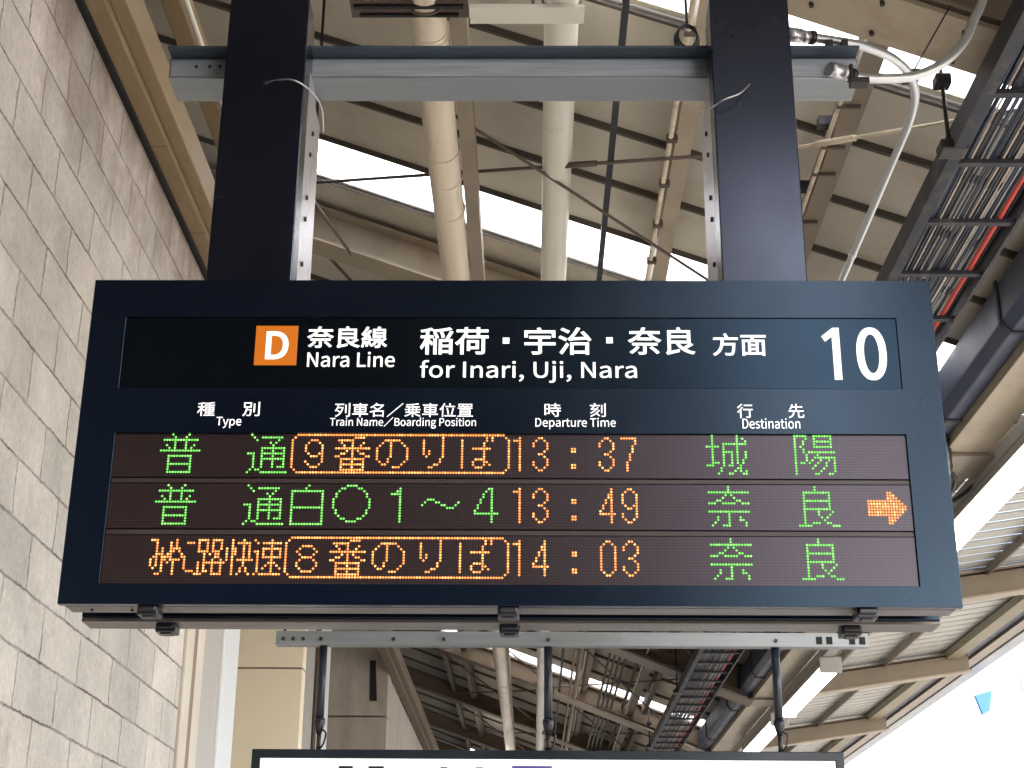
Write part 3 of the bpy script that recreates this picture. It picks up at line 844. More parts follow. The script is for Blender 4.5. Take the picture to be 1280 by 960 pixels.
def plate(xs, zs, holes, y0, y1):
    """flat plate with rectangular openings, one closed surface"""
    bm = bmesh.new()
    cell = lambda i, j: 0 <= i < len(xs) - 1 and 0 <= j < len(zs) - 1 and (i, j) not in holes
    cache = {}
    def v(i, j, d):
        if (i, j, d) not in cache:
            cache[(i, j, d)] = bm.verts.new((xs[i], y1 if d else y0, zs[j]))
        return cache[(i, j, d)]
    for i in range(len(xs) - 1):
        for j in range(len(zs) - 1):
            if not cell(i, j):
                continue
            for d in (0, 1):
                bm.faces.new([v(i, j, d), v(i + 1, j, d), v(i + 1, j + 1, d), v(i, j + 1, d)])
            for (di, dj, e) in ((-1, 0, ((i, j), (i, j + 1))), (1, 0, ((i + 1, j), (i + 1, j + 1))), (0, -1, ((i, j), (i + 1, j))), (0, 1, ((i, j + 1), (i + 1, j + 1)))):
                if not cell(i + di, j + dj):
                    (a, b_), (c, d_) = e
                    bm.faces.new([v(a, b_, 0), v(c, d_, 0), v(c, d_, 1), v(a, b_, 1)])
    return bm
HX0, HX1, HZ0, HZ1 = -1.064, 0.946, 3.018, 3.216
LX0, LX1, LZ0, LZ1 = -1.060, 0.944, 2.503, 2.895
q = MB()
q.bm.free()
q.bm = plate([BX0, HX0, LX0, LX1, HX1, BX1], [BZ0, LZ0, LZ1, HZ0, HZ1, BZ1],
             {(1, 3), (2, 3), (3, 3), (2, 1)}, YB, YB + 0.022)
q.build("front_frame", M['navy'], board, bevel=0.0008)
body = MB().box((BX0 + 0.006, YB + 0.023, BZ0 + 0.012), (BX1 - 0.006, YB + 0.104, BZ1 - 0.004)).build("case", M['navy'], board, bevel=0.003)
MB().box((BX0 + 0.010, YB + 0.0235, BZ0 + 0.001), (BX1 - 0.010, YB + 0.032, BZ0 + 0.0115)).build("seal", M['gap'], body)
MB().box((BX0 + 0.008, YB + 0.0325, BZ0 + 0.002), (BX1 - 0.008, YB + 0.1035, BZ0 + 0.0115)).build("bottom_rail", M['underside'], body, bevel=0.002)
MB().box((BX0 + 0.03, YB + 0.1045, BZ0 + 0.03), (BX1 - 0.03, YB + 0.196, BZ1 - 0.03)).build("case_gap_shade", M['gap'], board)  # black box standing in for the shade between the two cases
rear = MB().box((BX0 + 0.004, YB + 0.197, BZ0 + 0.012), (BX1 - 0.004, YB + 0.288, BZ1 - 0.004)).build("rear_case", M['navy'], board, bevel=0.003)
MB().box((BX0 + 0.004, YB + 0.199, BZ0 + 0.001), (BX1 - 0.004, YB + 0.286, BZ0 + 0.0115)).build("bottom_rail", M['underside'], rear, bevel=0.002)
for cx in (-0.939, -0.057, 0.815):
    for cy in (3.668, 3.862):
        q = MB().box((cx - 0.026, cy - 0.02, BZ0 - 0.022), (cx + 0.026, cy + 0.035, BZ0 + 0.0005))
        q.box((cx - 0.022, cy - 0.028, BZ0 - 0.014), (cx + 0.022, cy - 0.0205, BZ0 + 0.0005))
        cl = q.build("latch", M['black_plastic'], board, bevel=0.004)
        MB().box((cx - 0.014, cy - 0.012, BZ0 - 0.026), (cx + 0.014, cy + 0.02, BZ0 - 0.0222)).build("latch_tongue", M['bolt'], cl, bevel=0.001)
for cx in (-1.09, -0.99):
    MB().tube([(cx, 3.70, BZ0 + 0.004), (cx, 3.70, BZ0 - 0.002)], 0.004, 8).build("rivet", M['gap'], body)

# header strip
head = MB().box((HX0 + 0.0015, YB + 0.0035, HZ0 + 0.0015), (HX1 - 0.0015, YB + 0.02, HZ1 - 0.0015)).build("header_window", M['window'], board)

# ---- lettering: outlines as closed loops, 1000 units to the em
GLYPHS = {
    ' ': (224, []),
    ',': (278, [[75,-190,153,-140,203,-69,221,19,212,77,185,113,144,126,110,118,85,96,75,62,84,28,109,6,142,-2,153,-1,140,-57,106,-102,53,-136]]),
    '/': (392, [[11,-179,78,-179,377,794,311,794]]),
    '0': (555, [[278,-13,355,2,418,48,466,124,496,231,506,369,496,506,466,612,418,687,355,731,278,746,201,731,137,687,90,612,60,506,50,369,60,231,90,124,137,48,201,2], [278,61,232,72,193,108,163,168,145,254,138,369,145,483,163,569,193,628,232,663,278,674,325,663,363,628,393,569,412,483,418,369,412,254,393,168,363,108,325,72]]),
    '1': (555, [[88,0,490,0,490,76,343,76,343,733,273,733,206,703,121,681,121,623,252,623,252,76,88,76]]),
    'B': (657, [[101,0,334,0,426,9,503,34,562,77,599,137,612,215,605,270,585,315,553,350,512,375,463,390,463,395,522,430,558,485,570,554,558,622,524,673,471,707,401,727,318,733,101,733], [193,422,193,660,306,660,368,656,417,643,451,621,472,588,479,542,473,501,453,468,419,443,369,427,302,422], [193,74,193,350,321,350,391,345,447,330,488,304,513,267,521,218,512,165,487,125,446,96,390,79,321,74]]),
    'D': (688, [[101,0,288,0,408,16,504,63,573,139,615,242,629,369,615,497,573,598,503,672,406,718,284,733,101,733], [193,76,193,658,276,658,369,646,442,610,493,551,524,471,534,369,524,268,493,186,442,126,369,89,276,76]]),
    'I': (293, [[101,0,193,0,193,733,101,733]]),
    'L': (543, [[101,0,514,0,514,79,193,79,193,733,101,733]]),
    'N': (723, [[101,0,188,0,188,385,177,614,181,614,260,463,527,0,622,0,622,733,534,733,534,352,547,120,542,120,463,271,195,733,101,733]]),
    'P': (633, [[101,0,193,0,193,292,314,292,404,301,479,327,536,372,572,435,584,518,571,602,535,663,477,704,402,726,310,733,101,733], [193,367,193,658,298,658,368,654,422,640,461,614,484,574,492,518,485,462,462,420,425,390,371,373,302,367]]),
    'T': (599, [[253,0,346,0,346,655,568,655,568,733,31,733,31,655,253,655]]),
    'U': (721, [[361,-13,446,-3,518,30,575,90,611,179,624,302,624,733,535,733,535,300,526,208,502,142,464,99,416,75,361,68,306,75,259,99,223,142,199,208,190,300,190,733,98,733,98,302,111,179,147,90,204,30,276,-3]]),
    'a': (563, [[217,-13,282,-2,342,26,397,65,400,65,408,0,483,0,483,334,476,409,455,471,419,518,366,547,295,557,212,546,139,519,82,486,117,423,164,451,219,473,280,481,326,474,358,453,378,423,389,385,392,344,269,324,175,295,110,256,71,205,59,141,67,87,88,44,122,13,166,-6], [243,61,194,70,160,97,147,147,155,186,181,219,227,246,296,268,392,283,392,132,341,93,293,69]]),
    'd': (620, [[277,-13,339,-2,395,25,442,64,445,64,453,0,528,0,528,796,436,796,436,587,441,494,394,528,346,550,288,557,216,544,152,507,100,448,66,368,53,271,63,172,93,93,139,35,202,-1], [297,64,245,73,203,100,173,142,154,200,147,272,155,341,177,399,211,443,254,470,304,480,370,467,436,423,436,138,391,97,345,72]]),
    'e': (554, [[312,-13,380,-6,439,14,490,42,458,103,395,71,322,60,264,69,216,94,178,133,153,186,142,250,508,250,512,302,503,388,476,459,432,512,371,546,295,557,222,544,156,507,102,448,65,369,52,271,65,173,102,94,158,35,229,-1], [141,315,154,374,179,421,212,456,252,477,297,484,344,477,381,456,409,422,426,375,432,315]]),
    'f': (325, [[33,469,107,469,107,0,198,0,198,469,313,469,313,543,198,543,198,629,206,688,232,724,275,736,336,721,356,792,314,805,265,809,207,801,163,778,132,741,113,691,107,630,107,543,33,538]]),
    'g': (564, [[275,-250,368,-240,445,-213,502,-172,538,-120,550,-62,543,-14,520,22,482,48,429,62,361,67,254,67,197,75,167,96,159,126,169,163,194,191,233,177,274,172,338,181,393,205,435,244,463,297,473,361,461,425,429,473,540,473,540,543,351,543,274,557,211,548,156,523,111,483,82,429,71,363,81,303,108,253,142,217,142,213,114,188,91,154,82,112,89,74,106,44,131,23,131,18,88,-17,60,-59,51,-105,62,-156,92,-196,139,-226,201,-244], [274,234,217,250,175,295,159,363,175,432,216,475,274,490,333,475,375,432,390,363,374,295,332,250], [288,-187,203,-175,150,-142,131,-92,144,-45,186,0,256,-8,350,-8,411,-15,448,-36,460,-77,439,-130,379,-171]]),
    'i': (275, [[92,0,184,0,184,543,92,543], [138,655,170,663,191,684,199,716,191,747,170,768,138,775,106,768,86,747,78,716,86,684,106,663]]),
    'j': (275, [[35,-242,92,-234,134,-211,163,-173,179,-123,184,-62,184,543,93,543,93,-62,88,-119,67,-156,26,-169,-26,-159,-44,-228], [138,655,169,663,191,684,199,716,191,747,169,768,138,775,106,768,85,747,77,716,85,684,106,663]]),
    'm': (926, [[92,0,184,0,184,394,232,441,278,468,320,477,357,472,385,455,405,427,417,386,421,332,421,0,512,0,512,394,561,441,606,468,649,477,686,472,715,455,735,427,746,386,750,332,750,0,841,0,841,344,835,419,816,479,783,522,737,548,677,557,613,544,554,507,497,453,467,509,418,544,347,557,285,545,229,511,178,464,176,464,167,543,92,543]]),
    'n': (610, [[92,0,184,0,184,394,234,440,281,468,332,477,370,472,399,455,420,427,431,386,435,332,435,0,526,0,526,344,520,419,501,479,468,522,421,548,360,557,291,545,231,511,178,464,176,464,167,543,92,543]]),
    'o': (606, [[303,-13,380,-1,449,35,504,93,541,172,554,271,541,370,504,450,449,509,380,545,303,557,226,545,157,509,102,450,65,370,52,271,65,172,102,93,157,35,226,-1], [303,63,251,73,207,100,174,144,153,201,146,271,153,341,174,399,207,443,251,470,303,480,356,470,399,443,433,399,454,341,461,271,454,201,433,144,399,100,356,73]]),
    'p': (620, [[92,-229,184,-229,184,-45,181,50,256,3,331,-13,403,0,468,37,520,97,555,178,567,280,558,373,531,450,488,508,427,545,351,557,289,546,231,518,178,480,176,480,167,543,92,543], [316,64,255,76,184,120,184,406,235,447,282,472,328,480,383,471,424,444,451,402,467,346,472,279,465,205,443,145,410,101,367,74]]),
    'r': (388, [[92,0,184,0,184,349,225,423,273,463,320,475,373,466,390,545,332,557,274,543,222,504,178,444,176,444,167,543,92,543]]),
    's': (468, [[234,-13,304,-5,359,18,399,53,423,97,431,148,422,202,396,242,358,272,314,294,266,313,209,336,166,365,149,407,160,447,193,475,250,486,316,472,373,438,417,495,370,526,313,549,249,557,184,549,132,528,94,495,70,452,62,403,71,354,96,316,132,287,174,264,220,246,279,222,325,189,344,143,332,100,297,70,237,58,177,66,125,89,76,123,32,62,90,23,159,-3]]),
    't': (377, [[262,-13,314,-7,363,7,345,76,283,61,233,73,207,109,199,165,199,469,347,469,347,543,199,543,199,696,123,696,113,543,27,538,27,469,108,469,108,168,113,107,129,57,158,19,202,-5]]),
    'u': (607, [[251,-13,319,-1,378,33,430,85,433,85,440,0,516,0,516,543,425,543,425,158,376,106,330,76,278,66,240,71,211,88,191,116,180,156,176,210,176,543,84,543,84,199,90,124,110,64,143,22,190,-4]]),
    'y': (521, [[101,-234,160,-225,208,-198,247,-158,279,-106,304,-46,508,543,419,543,321,242,277,88,272,88,218,242,108,543,13,543,231,-1,219,-42,191,-102,151,-144,97,-159,55,-150,37,-223]]),
    '・': (1000, [[500,486,446,472,409,434,394,380,409,326,446,288,500,274,554,288,592,326,606,380,592,434,554,472]]),
    '乗': (1000, [[460,380,460,267,316,267,316,380], [460,446,316,446,316,556,460,556], [535,380,684,380,684,267,535,267], [535,446,535,556,684,556,684,446], [808,826,612,794,367,771,116,758,133,694,460,711,460,622,110,622,110,556,243,556,243,446,57,446,57,380,243,380,243,267,98,267,98,201,402,201,297,122,171,56,40,8,92,-55,223,0,350,75,460,164,460,-80,535,-80,535,164,646,73,774,-4,906,-60,960,7,828,55,701,122,594,201,911,201,911,267,757,267,757,380,945,380,945,446,757,446,757,556,898,556,898,622,535,622,535,718,709,738,859,765]]),
    '位': (1000, [[369,658,369,585,914,585,914,658], [435,509,477,282,503,80,577,102,549,299,503,525], [570,828,617,669,692,691,641,847], [326,34,326,-38,955,-38,955,34,748,34,805,269,853,519,774,532,734,277,678,34], [286,836,219,687,133,550,38,437,81,363,180,484,180,-78,255,-78,255,601,310,706,357,815]]),
    '先': (1000, [[462,840,462,684,285,684,322,801,246,817,213,706,165,592,102,494,167,459,215,530,256,612,462,612,462,410,61,410,61,337,322,337,307,243,279,158,231,85,156,25,47,-22,95,-85,212,-30,295,41,349,127,382,226,400,337,591,337,591,43,594,0,605,-31,625,-50,657,-61,703,-64,844,-64,886,-59,916,-41,935,-6,948,49,954,127,885,158,880,61,866,18,838,8,711,8,683,10,669,21,666,43,666,337,940,337,940,410,538,410,538,612,868,612,868,684,538,684,538,840]]),
    '列': (1000, [[642,724,642,164,716,164,716,724], [848,835,848,17,843,1,826,-4,703,-3,728,-76,823,-74,882,-63,907,-47,920,-21,924,18,924,835], [181,302,333,181,259,94,174,27,79,-22,124,-85,244,-16,348,80,434,205,499,362,541,552,495,566,482,563,257,563,299,714,571,714,571,786,61,786,61,714,224,714,182,566,125,434,53,326,111,276,176,375,232,494,459,494,423,362,373,247,224,357]]),
    '別': (1000, [[593,720,593,165,666,165,666,720], [838,821,838,20,832,0,812,-6,659,-5,687,-81,800,-79,868,-67,894,-50,909,-23,913,20,913,821], [164,727,419,727,419,534,164,534], [95,794,95,466,205,466,196,355,179,244,149,139,102,45,33,-31,86,-82,143,-24,187,45,220,122,244,204,260,291,426,291,409,77,388,-3,374,-12,353,-14,239,-9,253,-42,260,-76,383,-76,420,-68,448,-47,470,8,485,125,497,327,498,358,269,358,278,466,491,466,491,794]]),
    '刻': (1000, [[851,828,851,17,846,-1,827,-6,691,-5,716,-77,820,-75,882,-64,907,-48,921,-23,925,17,925,828], [672,725,672,167,743,167,743,725], [460,578,400,480,196,472,270,556,338,647,600,647,600,716,393,716,367,780,327,845,258,826,312,716,54,716,54,647,251,647,186,558,140,504,110,477,82,463,106,393,161,404,347,416,263,334,168,263,66,206,113,146,212,206,305,278,391,361,466,454,528,556], [526,388,458,286,375,194,278,112,172,42,59,-15,107,-78,260,11,401,122,556,-35,611,15,449,169,528,261,594,361]]),
    '名': (1000, [[263,529,417,406,235,326,47,273,86,204,252,253,252,-79,327,-79,327,-27,773,-27,773,-79,849,-79,849,340,451,340,548,398,638,464,718,538,788,622,844,713,794,744,781,740,427,740,492,826,406,843,329,744,216,646,69,559,122,501,253,581,361,671,733,671,665,588,582,512,487,445,321,572], [773,42,327,42,327,271,773,271]]),
    '奈': (1000, [[255,180,172,80,68,-3,128,-51,235,43,327,158], [653,144,762,44,848,-53,912,-12,823,83,712,180], [430,841,377,710,66,710,66,641,333,641,254,549,152,465,25,395,76,337,193,405,291,484,363,560,422,641,579,641,639,559,711,484,811,405,918,346,969,407,853,465,745,546,658,641,935,641,935,710,461,710,511,830], [140,302,140,236,462,236,462,1,458,-12,443,-16,316,-15,343,-80,437,-79,497,-70,522,-56,535,-33,538,0,538,236,861,236,861,302], [711,484,291,484,291,417,711,417]]),
    '宇': (1000, [[72,319,72,247,465,247,465,21,459,4,439,-1,275,0,308,-75,422,-73,494,-62,524,-46,539,-20,544,20,544,247,931,247,931,319,544,319,544,476,789,476,789,546,207,546,207,476,465,476,465,319], [426,816,466,734,72,734,72,515,146,515,146,663,850,663,850,515,927,515,927,734,553,734,500,837]]),
    '方': (1000, [[440,818,508,667,68,667,68,594,341,594,331,454,306,314,258,183,175,68,46,-23,101,-82,202,-15,279,65,334,157,373,256,398,361,756,361,739,176,717,64,691,12,671,2,643,0,474,7,493,-29,501,-66,669,-69,718,-60,756,-34,790,32,815,169,835,398,838,434,410,434,423,594,936,594,936,667,514,667,585,698,512,846]]),
    '時': (1000, [[445,209,520,120,572,33,636,72,581,158,505,244], [631,841,631,721,421,721,421,654,631,654,631,527,379,527,379,459,763,459,763,346,384,346,384,279,763,279,763,10,759,-5,742,-9,608,-8,633,-79,733,-77,796,-66,821,-51,834,-27,837,9,837,279,954,279,954,346,837,346,837,459,964,459,964,527,705,527,705,654,922,654,922,721,705,721,705,841], [291,416,291,185,146,185,146,416], [291,484,146,484,146,706,291,706], [76,775,76,35,146,35,146,117,362,117,362,775]]),
    '治': (1000, [[103,774,292,662,335,724,145,828], [41,499,226,391,268,452,182,504,82,555], [66,-16,130,-67,223,90,311,257,257,306,160,132], [370,323,370,-81,443,-81,443,-37,802,-37,802,-78,878,-78,878,323], [443,33,443,252,802,252,802,33], [333,404,438,420,844,449,880,385,947,424,858,564,737,710,673,678,801,514,428,494,534,646,632,818,554,841,455,656,376,541,340,496,308,475]]),
    '種': (1000, [[433,535,433,214,641,214,641,142,422,142,422,82,641,82,641,3,365,3,365,-59,965,-59,965,3,713,3,713,82,931,82,931,142,713,142,713,214,926,214,926,535,713,535,713,602,946,602,946,664,713,664,713,738,944,771,898,828,674,797,409,779,427,721,641,732,641,664,391,664,391,602,641,602,641,535], [500,350,641,350,641,270,500,270], [713,350,857,350,857,270,713,270], [500,479,641,479,641,400,500,400], [713,479,857,479,857,400,713,400], [361,826,216,780,43,744,65,687,212,712,212,558,49,558,49,488,202,488,154,371,93,260,28,172,67,103,143,219,212,365,212,-78,286,-78,286,353,377,229,422,288,286,426,286,488,411,488,411,558,286,558,286,729,413,768]]),
    '稲': (1000, [[413,444,413,-78,483,-78,483,444], [853,832,641,783,382,747,403,689,672,724,910,777], [405,641,447,554,473,472,539,494,511,576,465,660], [589,672,622,583,640,498,708,517,687,601,652,689], [872,708,818,575,755,451,817,428,882,549,945,685], [632,169,858,169,858,39,632,39], [632,233,632,359,858,359,858,233], [564,425,564,-82,632,-82,632,-27,858,-27,858,-77,929,-77,929,425], [330,818,199,774,40,739,62,684,191,707,191,551,45,551,45,482,180,482,114,308,33,164,71,96,134,209,191,349,191,-82,262,-82,262,360,348,240,392,297,262,432,262,482,385,482,385,551,262,551,262,724,387,765]]),
    '線': (1000, [[523,530,837,530,837,441,523,441], [523,674,837,674,837,587,523,587], [182,189,204,-27,263,-16,238,198], [84,197,65,71,35,-40,94,-62,123,53,145,186], [275,208,322,43,377,61,327,223], [885,345,772,230,724,347,724,381,909,381,909,734,682,734,724,823,641,841,607,734,453,734,453,381,653,381,653,3,650,-9,636,-12,534,-12,556,-81,638,-79,690,-69,717,-43,724,3,724,192,777,100,841,23,915,-36,964,23,903,63,848,116,800,180,941,300], [416,298,416,235,547,235,500,144,436,71,362,20,405,-32,464,8,518,60,565,123,603,199,631,285,587,300,575,298], [66,240,122,256,314,287,325,229,386,247,364,348,329,460,271,446,301,346,157,327,275,481,380,652,315,690,240,556,137,547,217,674,287,813,217,842,147,686,89,590,61,553,35,535,59,466,198,490,115,378,75,333,41,311]]),
    '置': (1000, [[651,748,820,748,820,658,651,658], [417,748,582,748,582,658,417,658], [189,748,348,748,348,658,189,658], [190,427,190,6,57,6,57,-50,945,-50,945,6,808,6,808,427,495,427,509,486,922,486,922,545,520,545,531,603,895,603,895,802,117,802,117,603,454,603,446,545,68,545,68,486,436,486,424,427], [262,6,262,68,734,68,734,6], [262,275,734,275,734,217,262,217], [262,320,262,376,734,376,734,320], [262,172,734,172,734,113,262,113]]),
    '良': (1000, [[752,500,752,381,254,381,254,500], [752,563,254,563,254,678,752,678], [170,-84,243,-58,505,12,498,81,254,21,254,313,409,313,475,204,558,110,658,32,774,-28,905,-71,954,-4,805,41,677,109,792,178,899,254,837,302,736,226,620,153,546,227,488,313,828,313,828,744,558,744,518,849,444,832,474,744,177,744,177,63,169,22,150,-7,129,-24]]),
    '荷': (1000, [[351,553,351,483,779,483,779,16,774,-1,754,-6,604,-4,631,-75,740,-74,808,-63,834,-47,848,-23,852,15,852,483,951,483,951,553], [262,602,199,490,118,389,28,306,77,241,176,339,176,-79,250,-79,250,434,334,579], [363,390,363,47,433,47,433,107,681,107,681,390], [433,327,612,327,612,170,433,170], [636,840,636,760,362,760,362,840,289,840,289,760,62,760,62,691,289,691,289,599,362,599,362,691,636,691,636,599,711,599,711,691,944,691,944,760,711,760,711,840]]),
    '行': (1000, [[435,780,435,708,927,708,927,780], [267,841,163,726,35,622,79,562,218,678,339,811], [391,504,391,432,728,432,728,17,722,0,702,-5,545,-3,570,-77,689,-76,759,-66,786,-49,800,-23,804,16,804,432,955,432,955,504], [307,626,226,513,129,409,25,322,78,259,192,364,192,-83,266,-83,266,446,378,600]]),
    '車': (1000, [[158,606,158,216,459,216,459,135,53,135,53,66,459,66,459,-83,536,-83,536,66,951,66,951,135,536,135,536,216,846,216,846,606,536,606,536,680,917,680,917,749,536,749,536,839,459,839,459,749,83,749,83,680,459,680,459,606], [230,382,459,382,459,279,230,279], [536,382,771,382,771,279,536,279], [230,543,459,543,459,441,230,441], [536,543,771,543,771,441,536,441]]),
    '面': (1000, [[389,334,601,334,601,221,389,221], [389,395,389,506,601,506,601,395], [389,160,601,160,601,43,389,43], [58,774,58,702,444,702,416,576,104,576,104,-80,176,-80,176,-27,820,-27,820,-80,896,-80,896,576,493,576,532,702,945,702,945,774], [176,43,176,506,320,506,320,43], [820,43,670,43,670,506,820,506]]),
    '／': (1000, [[936,846,34,-56,64,-86,966,816]]),
}
def loops(ch):
    return [[(v[i] / 1000.0, v[i + 1] / 1000.0) for i in range(0, len(v), 2)] for v in GLYPHS[ch][1]]
def letters(text, box, y, bold=0.0, thick=0.0008):
    """one mesh per word of a line of text that fills box (x0, z0, x1, z1) on the plane y, ink to ink"""
    x = 0.0
    words = [[]]
    for ch in text:
        if ch == ' ':
            words.append([])
        for lp in loops(ch):
            words[-1].append([(x + a, b_) for a, b_ in lp])
        x += GLYPHS[ch][0] / 1000.0
    words = [w_ for w_ in words if w_]
    xs = [a for w_ in words for p in w_ for a, _ in p]; zs = [b_ for w_ in words for p in w_ for _, b_ in p]
    gx0, gx1, gz0, gz1 = min(xs) - bold, max(xs) + bold, min(zs) - bold, max(zs) + bold
    sx, sz = (box[2] - box[0]) / (gx1 - gx0), (box[3] - box[1]) / (gz1 - gz0)
    out = []
    for w_ in words:
        cu = bpy.data.curves.new("lettering", 'CURVE')
        cu.dimensions = '2D'
        cu.fill_mode = 'BOTH'
        cu.extrude = thick / sz
        cu.bevel_depth = bold
        cu.bevel_resolution = 1
        for p in w_:
            sp_ = cu.splines.new('POLY')
            sp_.points.add(len(p) - 1)
            for pt, (a, b_) in zip(sp_.points, p):
                pt.co = (a, b_, 0, 1)
            sp_.use_cyclic_u = True
        o = bpy.data.objects.new("lettering", cu)
        COL.objects.link(o)
        dg = bpy.context.evaluated_depsgraph_get()
        me = bpy.data.meshes.new_from_object(o.evaluated_get(dg))
        bpy.data.objects.remove(o)
        bpy.data.curves.remove(cu)
        me.materials.clear()
        for v in me.vertices:
            a, b_, c = v.co
            v.co = (box[0] + (a - gx0) * sx, y - c * sz * 0.5, box[1] + (b_ - gz0) * sz)
        out.append(me)
    return out
def text(name, s, box, y, m, parent, bold=0.0):
    base = world_loc(parent)
    for me in letters(s, box, y, bold):
        for v in me.vertices:
            v.co = v.co - base
        o = link(name, me, m, parent)
    return o

yl = YB + 0.0027
bad = MB().box((-0.721, YB + 0.0018, 3.081), (-0.611, YB + 0.0034, 3.192)).build("line_badge", M['orange'], board, bevel=0.0005)
bad['label'] = "orange square badge with a white D"
text("badge_letter", "D", (-0.693, 3.097, -0.634, 3.176), YB + 0.0010, M['text'], bad, 0.022)
text("line_name", "奈良線", (-0.586, 3.130, -0.378, 3.191), yl, M['text'], head, 0.015)
text("line_name_english", "Nara Line", (-0.583, 3.0765, -0.356, 3.119), yl, M['text'], head, 0.008)
text("destination_name", "稲荷", (-0.292, 3.112, -0.114, 3.189), yl, M['text'], head, 0.013)
MB().box((-0.077, yl - 0.0008, 3.143), (-0.060, yl + 0.0005, 3.1595)).build("separator_dot", M['text'], head)
text("destination_name", "宇治", (-0.021, 3.112, 0.153, 3.189), yl, M['text'], head, 0.013)
MB().box((0.1915, yl - 0.0008, 3.1445), (0.2085, yl + 0.0005, 3.161)).build("separator_dot", M['text'], head)
text("destination_name", "奈良", (0.248, 3.1125, 0.421, 3.190), yl, M['text'], head, 0.013)
text("direction_name", "方面", (0.467, 3.110, 0.605, 3.173), yl, M['text'], head, 0.014)
text("destinations_english", "for Inari, Uji, Nara", (-0.290, 3.034, 0.269, 3.096), yl, M['text'], head, 0.006)
num = text("platform_number", "1", (0.751, 3.0445, 0.796, 3.189), yl, M['text'], head, 0.0)
bpy.data.objects.remove(num)
q = MB()                                             # platform number 10: a flagged stroke without a foot, and an oval
def ribbon(b, outer, inner, y0, y1):
    n = len(outer)
    ring = [[b.bm.verts.new((p[0], yy, p[1])) for p in lp] for yy in (y0, y1) for lp in (outer, inner)]
    o0, i0, o1, i1 = ring
    for k in range(n):
        j = (k + 1) % n
        b.bm.faces.new((o0[k], o0[j], i0[j], i0[k]))
        b.bm.faces.new((o1[k], i1[k], i1[j], o1[j]))
        b.bm.faces.new((o0[k], o1[k], o1[j], o0[j]))
        b.bm.faces.new((i0[k], i0[j], i1[j], i1[k]))
def oval(cx, cz, rx, rz, e=2.25, n=48):
    out = []
    for k in range(n):
        a = 2 * math.pi * k / n
        c, s = math.cos(a), math.sin(a)
        out.append((cx + rx * math.copysign(abs(c) ** (2 / e), c), cz + rz * math.copysign(abs(s) ** (2 / e), s)))
    return out
ribbon(q, oval(0.8755, 3.1165, 0.0385, 0.0735), oval(0.8755, 3.1165, 0.0195, 0.0545, 2.1), yl - 0.0008, yl + 0.0005)
pr_ = [(0.776, 3.044), (0.7955, 3.044), (0.7955, 3.189), (0.779, 3.189), (0.749, 3.1645), (0.758, 3.150), (0.776, 3.1645)]
a_ = [q.bm.verts.new((x, yl - 0.0008, z)) for x, z in pr_]
b2 = [q.bm.verts.new((x, yl + 0.0005, z)) for x, z in pr_]
q.bm.faces.new(a_)
q.bm.faces.new(b2[::-1])
for k in range(7):
    q.bm.faces.new((a_[k], b2[k], b2[(k + 1) % 7], a_[(k + 1) % 7]))
q.build("platform_number", M['text'], head)

# column headings printed on the frame
yp = YB - 0.0007
fr = [c for c in board.children if c.name.startswith("front_frame")][0]
def heading(jp, en):
    for s, bx, bo in jp:
        text("column_heading", s, bx, yp, M['text_paint'], fr, bo)
    for s, bx in en:
        text("column_heading_english", s, bx, yp, M['text_paint'], fr, 0.003)
heading([("種", (-0.856, 2.9395, -0.811, 2.977), 0.001), ("別", (-0.740, 2.9395, -0.696, 2.978), 0.003)], [("Type", (-0.805, 2.907, -0.741, 2.937))])
heading([("列車名／乗車位置", (-0.504, 2.938, -0.151, 2.976), 0.003)], [("Train Name／Boarding Position", (-0.515, 2.907, -0.143, 2.938))])
heading([("時", (0.031, 2.9395, 0.073, 2.977), 0.005), ("刻", (0.147, 2.9395, 0.187, 2.977), 0.005)], [("Departure Time", (0.008, 2.906, 0.212, 2.937))])
heading([("行", (0.521, 2.9375, 0.561, 2.976), 0.006), ("先", (0.651, 2.9375, 0.691, 2.976), 0.003)], [("Destination", (0.533, 2.909, 0.679, 2.937))])

